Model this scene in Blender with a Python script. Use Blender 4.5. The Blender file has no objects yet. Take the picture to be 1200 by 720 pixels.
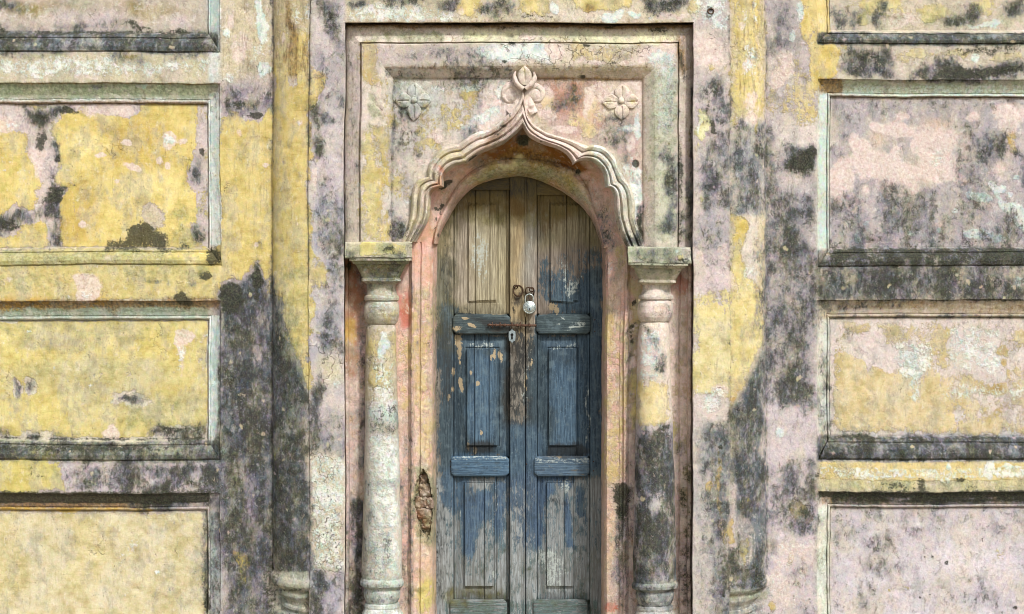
import bpy, math
import numpy as np
sc = bpy.context.scene
C = sc.collection
# ------------------------------------------------------------------ camera, sky, sun, exposure
S = 0.005                 # metres per unit of the facade grid
D = 6.5                   # camera distance from the wall plane
ZC = 2.15                 # camera height
cam = bpy.data.objects.new('camera', bpy.data.cameras.new('camera'))
C.objects.link(cam)
cam.location = (0, -D, ZC); cam.rotation_euler = (math.radians(90), 0, 0)
cam.data.sensor_width = 36; cam.data.lens = 36 * D / 6.0
cam.data.clip_end = 2000; cam.data.clip_start = 0.05
sc.camera = cam
try: sc.cycles.filter_width = 1.0
except Exception: pass
ELEV, AZ = math.radians(50), math.radians(200)
w = bpy.data.worlds.new('World'); sc.world = w; w.use_nodes = True
nt = w.node_tree; bg = nt.nodes['Background']
sky = nt.nodes.new('ShaderNodeTexSky'); sky.sky_type = 'NISHITA'; sky.sun_disc = False
sky.sun_elevation = ELEV; sky.sun_rotation = AZ; sky.air_density = 1.0; sky.dust_density = 4.0
hs = nt.nodes.new('ShaderNodeHueSaturation'); hs.inputs['Saturation'].default_value = 0.3
nt.links.new(sky.outputs[0], hs.inputs['Color']); nt.links.new(hs.outputs[0], bg.inputs[0])
bg.inputs[1].default_value = 0.13
sl = bpy.data.lights.new('sun', 'SUN'); sl.energy = 2.5; sl.angle = math.radians(6); sl.color = (1, .97, .93)
sun = bpy.data.objects.new('sun', sl); C.objects.link(sun)
# sun high, in front of the wall, a little to the right
sd = (math.cos(ELEV) * math.sin(AZ), math.cos(ELEV) * math.cos(AZ), math.sin(ELEV))
sd = (0.42, sd[1], sd[2])
import mathutils
sun.rotation_euler = mathutils.Vector(sd).to_track_quat('Z', 'Y').to_euler()
sky.sun_rotation = math.atan2(sd[0], sd[1])
sc.view_settings.view_transform = 'Standard'; sc.view_settings.look = 'None'
sc.view_settings.exposure = 0.46; sc.view_settings.gamma = 1
K = 1.25                  # seen brightness / surface colour

# ------------------------------------------------------------------ numpy noise
_rng = np.random.RandomState(7)
_T = _rng.rand(64, 64, 64)
def vn(x, y, z):
    xi, yi, zi = np.floor(x).astype(int), np.floor(y).astype(int), np.floor(z).astype(int)
    fx, fy, fz = x - xi, y - yi, z - zi
    fx, fy, fz = [f * f * (3 - 2 * f) for f in (fx, fy, fz)]
    r = 0
    for a in (0, 1):
        for b in (0, 1):
            for c in (0, 1):
                r = r + _T[(xi + a) & 63, (yi + b) & 63, (zi + c) & 63] * (fx if a else 1 - fx) * (fy if b else 1 - fy) * (fz if c else 1 - fz)
    return r * 2 - 1
def fbm(x, y, z, o=4):
    r = 0; a = 1; n = 0
    for k in range(o):
        r = r + a * vn(x * 2 ** k + 17.3 * k, y * 2 ** k + 5.1 * k, z * 2 ** k + 9.7 * k); n += a; a *= .55
    return r / n
def sm(a, b, x):
    t = np.clip((x - a) / (b - a), 0, 1); return t * t * (3 - 2 * t)
def lin(c):
    c = np.asarray(c, float) / 255
    return np.where(c <= .04045, c / 12.92, ((c + .055) / 1.055) ** 2.4) / K

# ------------------------------------------------------------------ pigment maps (what is painted, peeled, stained where)
# layers: base colour, coat colour + coverage, lime, pink, black, green | brown, crust, streak, crack
LAY = ['lime', 'pink', 'black', 'green', 'brown', 'crust', 'streak', 'crack']
def cal(c, door=False):
    """the sun bleached, chalky look of the real paint: less saturated, a little greener in the yellows"""
    c = np.array(c, float); L = c @ [.3, .59, .11]
    k = .76 if not door else .85
    o = L + (c - L) * k
    if not door:
        y = np.clip((min(c[0], c[1]) - c[2]) / 80., 0, 1)
        o = o * (1.055 - .02 * y) + np.array([1, 2.0, -4]) * y
        o = o + np.array([1, 1.5, 0])
    
    if door and c[2] > c[0] + 20: o = o * 1.0 + np.array([4, 2, -3])
    return lin(np.clip(o, 0, 250))
class Paint:
    def __init__(s, text, step=2, x0=-420, x1=1620, y0=-260, y1=840, base=(190, 178, 175), coat=(215, 190, 115), door=False):
        s.x0, s.y0, s.st = x0, y0, step
        xs = np.arange(x0, x1 + 1, step); ys = np.arange(y0, y1 + 1, step)
        X, Y = np.meshgrid(xs.astype(float), ys.astype(float))
        s.X, s.Y = X, Y
        z = np.zeros_like(X)
        s.WX = X + 9 * fbm(X / 45, Y / 45, z + 3.1, 3) + 6 * fbm(X / 13, Y / 13, z + 8.2, 3)
        s.WY = Y + 9 * fbm(X / 45, Y / 45, z + 23.1, 3) + 6 * fbm(X / 13, Y / 13, z + 38.2, 3)
        s.L = {k: z.copy() for k in LAY}; s.L['W'] = z.copy()
        s.door = door; s.base = np.zeros(X.shape + (3,)) + lin(base); s.coat = np.zeros(X.shape + (3,)) + lin(coat)
        for ln in text.strip().splitlines():
            ln = ln.split('#')[0].split()
            if ln: s.do(ln)
    def mask(s, kind, a):
        """soft coverage of one shape; returns the window it touches and its weights"""
        if kind in 'RS': bx = a[:4]
        elif kind == 'E': bx = (a[0] - 1.6 * a[2], a[1] - 1.6 * a[3], a[0] + 1.6 * a[2], a[1] + 1.6 * a[3])
        else: q = np.array(a).reshape(-1, 2); bx = (*q.min(0), *q.max(0))
        m_ = 26; i0 = int(max(0, (bx[0] - m_ - s.x0) // s.st)); i1 = int(max(0, (bx[2] + m_ - s.x0) // s.st + 1))
        j0 = int(max(0, (bx[1] - m_ - s.y0) // s.st)); j1 = int(max(0, (bx[3] + m_ - s.y0) // s.st + 1))
        w = (slice(j0, j1), slice(i0, i1)); X0, Y0, WX, WY = s.X[w], s.Y[w], s.WX[w], s.WY[w]
        if X0.size == 0: return w, X0
        if kind in 'RS':
            x0, y0, x1, y1 = a[:4]
            if kind == 'R': f = 2.5; X = X0 + .15 * (WX - X0); Y = Y0 + .15 * (WY - Y0)
            else: f = 11.0; X, Y = WX, WY
            return w, sm(-f, f, X - x0) * sm(-f, f, x1 - X) * sm(-f, f, Y - y0) * sm(-f, f, y1 - Y)
        if kind == 'E':
            k = min(1., max(a[2], a[3]) / 12.)      # small marks wander less
            X = X0 + k * (WX - X0); Y = Y0 + k * (WY - Y0)
            r = np.hypot((X - a[0]) / a[2], (Y - a[1]) / a[3]); return w, 1 - sm(.25, 1.6, r)
        pts = np.array(a).reshape(-1, 2); sz = min(np.ptp(pts[:, 0]), np.ptp(pts[:, 1])); k = min(1., .35 + sz / 40.)
        X = X0 + k * (WX - X0); Y = Y0 + k * (WY - Y0)
        ins = np.zeros(X.shape, bool); d = np.full(X.shape, 1e9); n = len(pts)
        for i in range(n):
            (ax, ay), (bx, by) = pts[i], pts[(i + 1) % n]
            if ay != by: ins ^= ((ay > Y) != (by > Y)) & (X < (bx - ax) * (Y - ay) / (by - ay) + ax)
            L2 = (bx - ax) ** 2 + (by - ay) ** 2 + 1e-9
            t = np.clip(((X - ax) * (bx - ax) + (Y - ay) * (by - ay)) / L2, 0, 1)
            d = np.minimum(d, np.hypot(X - ax - t * (bx - ax), Y - ay - t * (by - ay)))
        f = 3 + 6 * min(1, sz / 30.)
        return w, sm(-f, f, np.where(ins, d, -d))
    def do(s, t):
        lay = t[0]
        if lay == 'base' or lay == 'coat':
            col = cal([float(v) for v in t[1].split(',')], s.door); i = 2
            if lay == 'coat': w = float(t[2]); i = 3
        else:
            w = float(t[1]); i = 2
        for sh in ' '.join(t[i:]).split(';'):
            q = sh.replace(',', ' ').split()
            if not q: continue
            win, m = s.mask(q[0], [float(v) for v in q[1:]])
            if m.size == 0: continue
            if lay == 'base': s.base[win] = s.base[win] * (1 - m[..., None]) + col * m[..., None]
            elif lay == 'coat':
                if w > 0:
                    mm = np.minimum(1, m * 2)[..., None]; s.coat[win] = s.coat[win] * (1 - mm) + col * mm
                s.L['W'][win] = s.L['W'][win] * (1 - m) + w * m
            else:
                if lay == 'black' and w > .35: w_ = min(1., w * 1.12 + .05)
                else: w_ = w
                s.L[lay][win] = s.L[lay][win] * (1 - m) + w_ * m
    def sample(s, px, py):
        u = np.clip((px - s.x0) / s.st, 0, s.X.shape[1] - 1.001); v = np.clip((py - s.y0) / s.st, 0, s.X.shape[0] - 1.001)
        i, j = u.astype(int), v.astype(int); fu, fv = u - i, v - j
        def g(A):
            f1, f2 = (fu[..., None], fv[..., None]) if A.ndim == 3 else (fu, fv)
            return (A[j, i] * (1 - f1) + A[j, i + 1] * f1) * (1 - f2) + (A[j + 1, i] * (1 - f1) + A[j + 1, i + 1] * f1) * f2
        n = len(px); o = np.ones((4, n, 4))
        o[0, :, :3] = g(s.base); o[1, :, :3] = g(s.coat); o[1, :, 3] = g(s.L['W'])
        for k, nm in enumerate(LAY): o[2 + k // 4, :, k % 4] = g(s.L[nm])
        return o
PW = Paint('''
# --- left bay, top panel, sill, band
base 188,174,160 S -420,-260,262,40
base 150,128,70 E 45,8,50,9; E 170,12,45,10
base 196,180,182 E 80,20,18,12; E 120,26,16,8; E 205,22,20,10
green .5 E 95,0,22,8; E 30,10,26,7
crust .55 E 160,33,18,6; E 205,34,22,4; E 55,36,20,3
black .55 E 10,8,24,10; E 90,34,30,5; S -420,30,250,40
black .75 R -420,38,256,62
base 148,156,158 R -420,38,256,62
lime .45 S 0,48,250,60
green .4 R 0,52,256,62
crust .5 R 60,37,160,42
crust .95 E 6,42,7,8
base 196,184,150 R -420,62,258,97
lime .85 S 0,72,130,82; E 190,76,44,4; S 10,76,100,84
lime .5 S -420,68,250,88
coat 190,160,80 .6 S -420,62,12,90; E 150,68,20,5
black .5 E 40,64,60,4; E 150,70,24,8; E 215,68,30,7
green .5 E 150,70,26,7; E 60,66,50,4
pink .5 E 95,90,40,5; E 20,66,14,6
base 158,172,142 R -420,97,244,118
green .8 R -420,97,256,112
lime .85 E 165,100,10,5
brown .7 R -420,96,258,99; R -420,119,242,123
lime .75 R -420,115,242,118
black .4 E 115,101,18,4
# --- left panel 2
base 198,180,178 R -420,122,244,290
coat 217,190,102 1.0 R -420,122,244,290
coat 205,172,80 1.0 E 150,170,50,25; E 90,250,22,30
coat 226,200,112 1.0 E 100,175,26,20; E 190,225,30,24
coat 221,192,100 0 P 24,122 96,122 74,134 62,142 64,160 72,186 71,206 62,214 82,222 70,236 72,286 58,288 56,262 44,256 26,262 20,276 -20,284 -20,268 18,250 40,236 48,214 44,196 40,182 34,164 14,150 -30,140 -30,122
coat 221,192,100 0 S 90,122,160,131; E 150,128,16,12
pink .95 S 98,124,156,134; E 148,133,10,7
pink .95 E 4,150,20,12; E 44,190,7,22; E 52,178,6,12
lime .5 E 14,150,16,8; E 6,202,12,3; E 30,202,6,3
black .85 P 26,124 92,124 72,134 58,140 46,152 38,146 30,132
black .7 E 68,176,7,16; E 60,205,5,8
crust .7 E 52,164,7,16; E 68,186,5,7; E 50,132,12,5; E 84,129,12,4
crust .75 P 60,213 70,220 84,217 94,220 76,226 74,240 66,240 50,240 40,236 52,228
black .9 P 58,214 92,219 74,232 72,284 60,286 58,258 44,250 30,260 18,268 10,274 -30,280 -30,264 16,252 40,240 52,228
crust .6 E 12,266,16,7
pink .9 E 197,166,11,10; E 147,167,6,5; E 116,182,9,3.5; E 152,197,13,7; E 196,193,5,6; E 184,186,5,5; E 216,168,7,4
pink .7 E 100,262,8,7; E 136,215,5,3
lime .7 E 200,165,5,5; E 192,166,3,8
base 204,186,150 E 176,258,14,16
coat 221,192,100 0 E 178,258,13,15; E 231,204,13,16; E 236,272,9,14
coat 221,192,100 .35 R 230,124,244,290
black .75 E 231,204,11,12; E 236,274,9,13
crust .95 E 238,181,5,6
crust .85 P 126,288 132,280 144,278 146,268 154,262 168,264 174,270 186,274 194,282 192,289
green .45 S 200,240,240,292
# --- right vertical moulding of the left panels
base 200,212,208 R 244,-200,258,97; R 244,118,258,310; R 244,375,258,540; R 244,600,258,792
lime .85 R 244,-200,258,46; R 245,108,258,288; R 244,370,258,536
streak .3 R 244,108,258,540
crust .22 R 244,120,258,310
brown .4 S 246,200,258,240
lime .5 R 246,600,254,700
black .45 R 244,600,258,792
black .55 R 255,380,259,560
# --- sill and band
base 188,172,108 R -420,290,258,312
coat 202,180,96 .6 R -420,293,258,352
coat 212,188,100 1 S -420,300,20,312; S 214,296,262,330
green .6 R -420,293,190,312; S 190,300,250,314
black .35 R -420,289,240,294
crust .8 S 60,289,100,296; S 120,288,232,294; E 248,300,8,10; E 240,322,8,6
lime .6 S 60,291,130,294
base 206,188,120 R -420,312,258,352
coat 206,184,110 .75 R -420,314,250,350
pink 1 P 88,322 100,318 112,324 120,334 116,350 96,350 90,338
lime .4 E 104,344,10,5; E 80,348,12,3
pink .6 E 8,326,10,4
green .45 S 100,310,240,330; S -420,318,70,340
crust .9 P 202,350 206,344 216,342 220,350 224,360 212,358
black .5 E 225,334,4,8; E 180,330,14,5
brown .85 R -420,352,258,361
coat 210,160,60 1 S -420,353,60,361; S 90,353,130,360
base 158,180,160 R -420,353,246,376
lime .65 S -420,362,100,372; S 118,361,240,370
green .6 R -420,358,244,370
brown .9 S 60,350,92,362; S 125,358,140,370; S 190,352,258,362
crust .7 S 196,352,256,358
# --- left panel 3
base 206,196,172 R -420,375,244,516
coat 208,188,110 .96 R -420,376,243,512
coat 214,192,106 1.0 S -420,395,150,420; E 190,410,30,22; E 40,480,40,18
coat 198,182,118 .85 E 120,440,70,22; E 60,400,40,8; E 180,480,50,12
green .42 S -420,378,240,392; E 100,430,80,12; S 150,470,240,505
pink .95 P 203,386 228,388 228,396 216,402 213,420 212,448 208,448 209,420 206,400
pink .8 S 236,386,241,500
lime .6 S 205,388,216,440; S 200,430,203,460; S 236,392,239,440
coat 206,196,172 0 E 23,452,5,11; E 37,450,7,10; E 147,469,22,10
black .8 E 23,452,4,10; E 37,450,6,9; E 146,470,17,6
black .35 E 20,390,8,4; E 62,402,5,3
lime .5 E 35,386,5,3; E 68,385,4,3; E 90,416,5,3; E 162,386,4,3; E 64,432,4,3; E 104,450,4,3; E 226,432,4,4; E 18,390,4,3; E 178,390,3,2
coat 190,175,120 0 S -420,506,12,514; S 24,506,60,516; S 180,500,244,516
black .85 S -420,503,14,516; S 26,505,48,516; S 60,507,90,516; S 176,502,244,516; S 232,490,244,516
crust .6 E 205,505,20,6; E 40,508,12,4
pink 1 E 132,509,11,8
base 214,206,190 S 60,505,120,516; E 200,507,7,4
# --- sill band 3
base 150,152,120 R -420,515,258,541
coat 200,186,96 .55 S -420,518,80,541; S 120,528,170,541
black .7 R -420,517,258,541
green .55 R -420,524,258,541
crust .5 R -420,519,200,530
black .5 E 180,526,30,5
base 196,180,186 R 72,541,262,578
coat 206,186,96 1 S -420,541,76,577
green .5 S 30,543,72,560; S -420,541,60,548
crust .5 E 45,558,12,4; E 34,555,3,10
black .55 S 76,541,150,578
black .95 S 136,541,262,578
base 190,178,190 E 180,558,10,9; E 232,560,12,9; E 160,553,8,6
black .45 E 178,558,12,9; E 230,561,10,8
crust .45 S 150,560,262,578
crust .85 R -420,577,246,590
brown .8 R -420,578,200,596
green .5 S 60,580,200,592
black .8 S 150,580,258,598
lime .4 E 67,588,5,10; S 180,588,240,594
coat 205,160,60 1 R -420,594,180,599
# --- left panel 4
base 204,190,158 R -420,599,243,792
coat 206,190,142 .96 R -420,602,243,792
coat 210,192,136 1 S -420,610,20,700; S 80,610,120,690
base 206,198,176 E 60,640,26,22; E 170,625,40,12; E 30,690,30,12
lime .95 S 145,628,148,702; S 154,630,158,650; E 184,670,4,3
pink .6 S 148,640,151,690
black .3 E 182,700,10,10; E 218,698,12,10; E 205,690,26,8; E 228,640,12,30
crust .6 E 118,702,2,5; E 175,692,2,4
black .6 R 236,600,244,792
crust .8 E 238,704,4,20
# --- left stile
base 200,184,150 R 258,-230,319,120
streak .45 R 258,-230,319,110
pink .6 E 268,30,6,16; E 280,60,14,20
brown .5 S 284,0,290,60; E 290,70,4,20; S 312,40,319,96
lime .95 P 298,0 308,0 310,20 305,50 300,44 302,20
lime .9 E 308,84,7,14; E 306,30,5,16; E 266,40,5,6
lime .5 E 270,90,8,8; E 298,60,14,12
base 176,160,170 S 258,92,319,142
black .5 S 256,98,319,140
crust .7 E 280,122,12,9; E 266,122,5,8; E 294,138,16,5
base 170,150,110 E 293,122,8,7
coat 211,184,104 1.0 P 258,140 268,128 288,144 300,146 316,124 330,124 330,400 258,400
coat 212,186,104 1.0 S 260,180,300,330; S 302,200,318,300
pink .6 E 282,158,6,7; E 312,196,6,4; E 300,288,4,4; E 280,286,3,3
black .4 E 304,290,5,8
streak .25 R 258,140,319,320
base 132,126,142 S 256,332,330,792
coat 219,188,100 0 P 258,336 264,322 284,328 290,312 300,304 310,320 313,344 330,352 330,792 258,792
coat 200,170,90 .35 S 262,330,284,420
streak .6 R 258,330,319,792
black .80 P 258,336 264,324 282,330 292,312 302,308 310,324 313,344 319,360 319,792 258,792
crust .75 P 259,336 264,326 282,332 286,344 280,368 266,374 260,352
crust .8 P 292,318 302,310 309,322 311,332 304,340 300,360 294,350
green .6 S 262,360,284,600; E 290,700,14,20
brown .35 S 266,400,290,640
base 160,140,160 E 304,395,8,30; E 308,400,6,20; E 300,610,10,24; E 304,655,8,12; E 292,550,6,8
black .55 E 302,400,8,30
black .5 E 300,614,10,24; E 290,560,8,10; S 262,690,300,720
coat 214,180,70 1 P 274,640 288,648 292,668 286,688 280,684 276,664
coat 190,170,120 .6 E 315,500,3,40
pink .6 E 312,516,5,4; E 314,564,4,5; E 306,408,4,6
lime .4 E 290,470,14,2; E 268,520,3,30
crust .45 S 306,640,330,720
# --- left engaged column
base 200,178,130 R 319,-230,364,90
coat 214,186,104 .75 S 318,30,362,90
streak .6 R 319,-230,362,96
brown .8 P 334,0 342,0 346,40 352,66 342,96 336,84 334,40
brown .6 S 330,60,356,82; E 357,50,3,30
lime .7 S 342,0,350,30; S 358,0,362,70; S 319,55,323,75
pink .6 E 326,44,5,12; E 340,52,8,8
coat 209,181,98 1 P 319,74 334,84 342,98 352,84 364,78 364,470 350,430 336,400 326,360 319,330
coat 206,182,100 1 S 322,240,362,380
pink .7 E 353,144,4,5; E 350,264,3,3; E 351,146,6,3
lime .6 E 352,146,4,3
green .5 S 324,320,362,460
base 120,122,118 S 319,330,362,792
coat 217,186,96 0 P 319,330 326,362 340,400 352,450 362,480 364,792 318,792
black .82 P 319,332 323,346 330,376 344,400 350,440 362,476 364,792 318,792
green .65 S 320,400,352,640
brown .4 S 332,600,345,660
streak .5 R 319,340,362,680
coat 212,196,130 .95 P 346,622 356,624 354,656 350,660 347,640
coat 200,180,100 .8 E 350,635,8,10; E 341,608,4,8; S 325,640,329,670; E 330,540,3,30
pink .7 E 351,540,5,5; E 353,562,4,5; E 356,506,5,8; E 328,500,4,6
base 158,164,146 R 317,668,364,792
black .2 R 316,670,362,792
lime .2 R 317,670,362,792
black .42 R 317,690,362,792
crust .6 R 330,700,362,703; R 317,690,362,693
black .6 S 317,640,326,700
green .4 R 330,684,364,700
# thin scratches on the dark stile
lime .75 P 262,526 290,516 312,513 312,515 290,518.5 264,529; P 302,534 318,508 319,509 304,535; P 264,515 286,509 286,510.5 265,517
# --- left flat strip
base 188,178,180 R 362,-230,404,792
lime .6 E 383,14,6,12; S 362,-100,372,20
black .72 P 370,0 398,0 404,60 390,40 380,30 372,20
crust .6 E 386,16,6,10; S 362,0,368,50
base 182,170,172 S 362,40,404,110
coat 212,184,104 1 P 360,80 372,78 380,88 376,96 370,110 366,128 360,130
coat 206,176,100 .9 S 360,76,366,250
green .5 S 364,90,370,130
black .45 S 364,50,404,130; S 364,130,382,190
black .75 E 374,174,9,14; E 384,140,10,8; E 372,132,6,10
crust .5 E 394,222,8,3; E 366,185,5,12
base 196,184,192 S 370,160,404,240
base 176,174,186 S 362,240,404,320
pink .9 E 379,286,8,8; E 372,205,6,14
black .52 S 364,240,404,300; S 380,200,404,340
coat 206,184,120 .7 S 362,308,388,345
streak .4 S 362,300,390,360
black .5 S 376,330,404,420; S 380,380,404,420
base 178,174,182 S 362,360,404,430
black .7 E 384,400,16,10; E 374,460,6,20; E 368,492,8,36; E 396,520,8,20
crust .6 E 386,400,12,6
base 206,196,160 E 388,436,14,18
lime .6 E 392,452,6,8
crack .8 E 386,432,20,24
base 166,162,170 S 372,480,404,532
black .55 S 362,484,404,530
base 206,190,158 S 362,530,404,668
coat 206,178,120 .6 S 362,600,404,664
lime .85 P 372,540 388,534 384,556 390,570 376,600 380,640 374,636 370,600 366,570
lime .75 E 396,556,8,10; E 384,592,10,16; E 396,664,8,4
lime .55 S 362,530,404,668
crust .3 S 362,530,404,670
crack .6 S 362,530,404,670
green .6 E 376,666,12,2.5; E 390,668,8,3; E 366,666,6,2
base 176,168,184 S 362,669,404,792
black .55 S 362,669,404,792
black .75 S 362,672,374,792
# --- lintel band
base 204,190,156 R 404,-230,812,27
base 206,190,140 S 404,-230,812,-10
lime .7 S 418,12,536,24; E 470,10,30,5
lime .5 S 404,4,540,25
black .7 S 440,-20,500,8; E 530,4,18,8; E 420,4,14,8
black .8 P 562,4 590,0 604,8 598,18 576,24 564,16
crust .35 P 562,4 590,0 604,8 598,18 576,24 564,16
pink .6 E 505,22,30,4; E 480,20,8,4; E 545,14,10,8
coat 216,192,116 1 S 604,-10,640,22; S 540,-20,566,20; S 660,-20,740,8
base 214,198,176 S 630,12,720,26
black .55 S 600,2,640,8
lime .95 E 648,12,5,8; E 716,14,12,4; E 744,16,10,4; P 704,20 726,8 730,14 712,24
black .8 P 744,0 812,0 812,10 790,14 770,18 756,14
crust .5 E 765,14,12,6; E 790,6,18,5; E 622,25,14,2; E 640,23,14,2.5
brown .6 E 690,8,12,6; R 404,24,812,27
pink .7 E 780,18,14,5; E 800,20,14,4
lime .5 E 762,20,6,4
coat 200,180,110 .8 E 688,8,8,6
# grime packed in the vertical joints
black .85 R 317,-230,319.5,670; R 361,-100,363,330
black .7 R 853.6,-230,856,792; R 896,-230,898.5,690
# --- right flat strip
base 196,182,180 R 812,-230,856,792
lime .9 P 832,2 852,0 850,32 838,34 832,24
crust .7 E 833,13,4,5
coat 216,196,140 .8 S 812,0,830,22
lime .5 S 814,-100,855,30
base 214,196,184 S 814,30,856,90
pink .7 S 814,40,850,84
coat 214,190,110 .7 S 845,50,856,100; E 830,80,8,8
black .5 S 814,88,856,150
crust .5 E 838,110,6,8; E 826,120,6,20
coat 224,218,160 1 P 815,132 822,130 832,146 828,156 820,170 815,174
lime .6 E 817,150,3,16
crust .9 E 836,156,6,4; E 833,148,3,6
black .78 S 824,158,856,240
base 180,172,180 S 816,170,856,300
black .6 S 816,175,856,250; E 846,230,8,14
coat 206,190,130 .7 E 818,226,4,14
pink .85 E 845,295,6,12; E 822,300,6,8
black .4 S 816,250,856,320
base 210,190,192 S 816,300,856,345
coat 213,196,132 1 S 814,356,854,462
coat 218,196,120 .62 S 814,340,856,372
pink .5 S 816,440,856,500
lime .5 S 818,450,850,492
base 206,192,186 S 816,460,856,504
base 168,168,166 S 814,504,856,792
black .55 S 816,504,856,560
black .38 S 814,560,856,792
black .62 P 832,504 856,504 856,792 844,792 840,660 834,600
coat 214,184,120 .9 P 838,520 844,540 850,600 852,640 844,620 838,560; E 831,569,5,7
base 192,182,176 S 816,560,834,792
crust .85 E 844,525,4,4; E 847,699,3,3
streak .35 S 814,510,856,792
# --- right engaged column
base 212,190,140 R 855,-230,897,792
coat 214,188,110 .7 S 856,-230,897,130
streak .5 S 856,-230,897,120
lime .5 E 872,20,5,10; E 886,10,4,20; S 868,50,890,90
pink .6 E 876,72,10,16; E 868,30,6,8; S 870,100,895,150
brown .45 S 857,50,862,200; E 882,5,8,8
coat 206,184,100 .9 S 857,110,864,150; S 884,100,892,160
base 168,166,168 S 855,140,897,250
black .62 P 860,150 868,134 880,150 890,140 897,150 897,250 860,250 857,220
crust .5 E 882,208,6,6; E 890,180,6,20
lime .95 E 865,198,4,9
coat 212,190,116 1 P 857,250 868,250 872,262 866,290 872,320 888,330 897,340 896,400 884,420 872,440 862,462 856,480
coat 208,178,84 1 E 864,268,7,20
base 206,192,178 P 868,250 886,256 888,340 874,336 868,300
lime .5 S 870,300,886,345
black .6 S 887,240,897,400
crust .5 S 892,260,897,420
lime .5 S 888,300,892,370
base 110,118,122 P 897,396 884,424 872,444 862,470 856,490 856,792 897,792
black .8 P 897,400 886,424 874,446 864,474 858,496 856,560 856,700 898,700
green .45 P 888,420 880,440 886,560 870,580 880,480
coat 190,150,80 .8 P 862,444 866,452 862,462 857,476
base 196,178,172 P 856,566 864,568 866,590 862,640 856,650
black .25 R 856,690,902,792
crust .5 R 856,700,890,703; R 856,690,900,692
black .1 P 856,566 864,568 866,600 862,640 856,640
black .35 P 866,600 876,600 890,620 886,660 870,670 864,640
coat 200,170,110 .85 E 858,618,4,24; E 876,648,4,14
coat 170,156,100 .7 E 878,590,8,14; E 876,640,8,14
streak .5 S 857,440,897,680
crust .5 S 876,660,900,690
green .6 R 855,690,902,704
lime .35 R 855,686,902,792
# --- right stile
base 180,168,168 R 897,-230,958,792
coat 216,188,110 .9 S 938,-20,958,52; S 950,52,980,92; S 940,90,958,110
coat 210,184,120 .5 S 900,60,940,140
lime .8 E 940,18,4,14; E 930,44,4,10; E 938,6,4,5
pink 1 P 912,62 920,56 930,64 928,84 918,104 908,102 904,90 910,80
pink .6 E 906,84,6,14
black .45 S 898,0,935,60
coat 214,190,130 .6 S 928,110,958,150
base 214,200,192 P 912,190 914,160 928,146 946,138 958,146 956,170 934,168 924,180
crust .8 P 922,196 924,184 934,172 948,166 957,176 956,200 940,204
black .85 S 918,168,958,206
black .6 P 898,140 908,160 914,200 920,240 900,240
base 184,176,180 S 926,206,957,260
black .58 S 898,220,958,480
black .8 E 925,290,10,30; E 945,360,8,24; E 908,410,7,26; E 930,450,12,18
black .75 E 918,360,12,16; E 905,300,8,16; E 930,250,10,10; E 948,250,6,12; E 936,440,10,20
crust .35 E 916,362,7,6; E 950,220,5,30
lime .5 E 904,330,4,12; S 920,300,930,312
streak .35 S 898,200,958,500
base 198,184,190 S 897,440,958,792
lime .9 E 913,506,5,6
black .6 S 940,536,958,620
base 208,194,200 E 910,575,12,20
black .62 P 900,596 918,586 934,576 958,560 958,618 930,622 906,608
coat 170,150,110 .8 E 936,600,14,14
black .55 S 900,540,940,620; E 920,560,20,20
crust .35 E 905,620,8,10; E 948,590,10,20
lime .9 P 922,640 932,636 934,700 926,706 926,670
lime .9 E 908,696,10,8; E 930,690,5,10; E 946,640,5,12
lime .32 S 900,630,958,720
black .4 S 898,620,912,760; S 930,660,958,740
coat 196,170,90 .7 S 938,650,948,700; E 906,712,8,8; E 930,655,4,14
pink .5 S 900,630,958,720
# --- right vertical moulding of the right panels
base 206,214,200 R 958,-200,973,52; R 958,108,973,300; R 958,360,973,530; R 958,592,973,792
coat 216,188,110 1 R 956,-200,973,44
lime .8 R 959,110,972,290
green .5 R 958,118,973,290
lime .35 R 958,365,973,790
black .4 R 958,370,973,530
green .35 R 958,600,973,792
# --- right top panel
base 200,184,160 R 973,-200,1612,40
coat 216,196,130 .8 E 1030,6,34,12; E 1090,14,34,10; E 1150,8,20,12; E 1010,24,10,6
pink .7 E 1062,18,20,10; E 1050,24,10,8
black .7 S 975,8,1010,36; E 1030,14,10,14; E 1118,24,20,8; E 1140,12,16,12; E 1190,8,20,14
crust .4 S 975,28,1080,38; E 1034,14,6,10; E 1186,6,12,12
lime .9 E 1150,29,26,3; E 1168,25,6,5
green .45 S 980,10,1200,34
# sill, band
base 130,142,138 R 958,38,1612,53
lime .6 R 1010,38,1170,48
black .9 R 958,38,1612,53
green .5 R 958,44,1612,53
crust .5 S 958,36,1070,42; S 1130,40,1212,53; S 958,46,1000,53
base 196,182,160 R 958,53,1612,93
coat 216,186,96 1 S 950,53,988,93
black .95 P 990,60 1008,54 1050,54 1052,68 1040,78 1050,86 1046,92 1000,92 990,84
crust .5 E 1020,66,24,10
base 160,146,160 E 1035,84,20,6
coat 210,192,140 .8 E 1075,62,20,7; E 1180,66,24,6; E 1120,60,24,5
crust .8 S 1100,54,1200,62; P 1060,86 1090,84 1106,70 1120,72 1170,76 1200,78 1200,86 1110,90
black .8 P 1054,92 1080,72 1104,62 1130,72 1212,70 1212,92
lime .95 E 1144,66,6,5; S 1110,88,1212,92
lime .5 E 1046,78,4,5; E 1032,64,3,3
base 172,178,150 R 958,93,1612,113
brown .95 R 960,93,988,110
green .55 R 985,95,1612,112
lime .5 R 985,98,1612,112
pink .5 E 1080,106,30,4; E 1130,98,30,3
brown .5 R 1050,93,1160,97; R 974,112,1612,117
lime .8 R 985,110,1612,113
# right panel 2
base 176,166,170 R 973,117,1612,292
black .24 R 973,117,1612,292
black .45 S 975,130,1000,290; S 1030,215,1100,290; S 1130,150,1160,290
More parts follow.
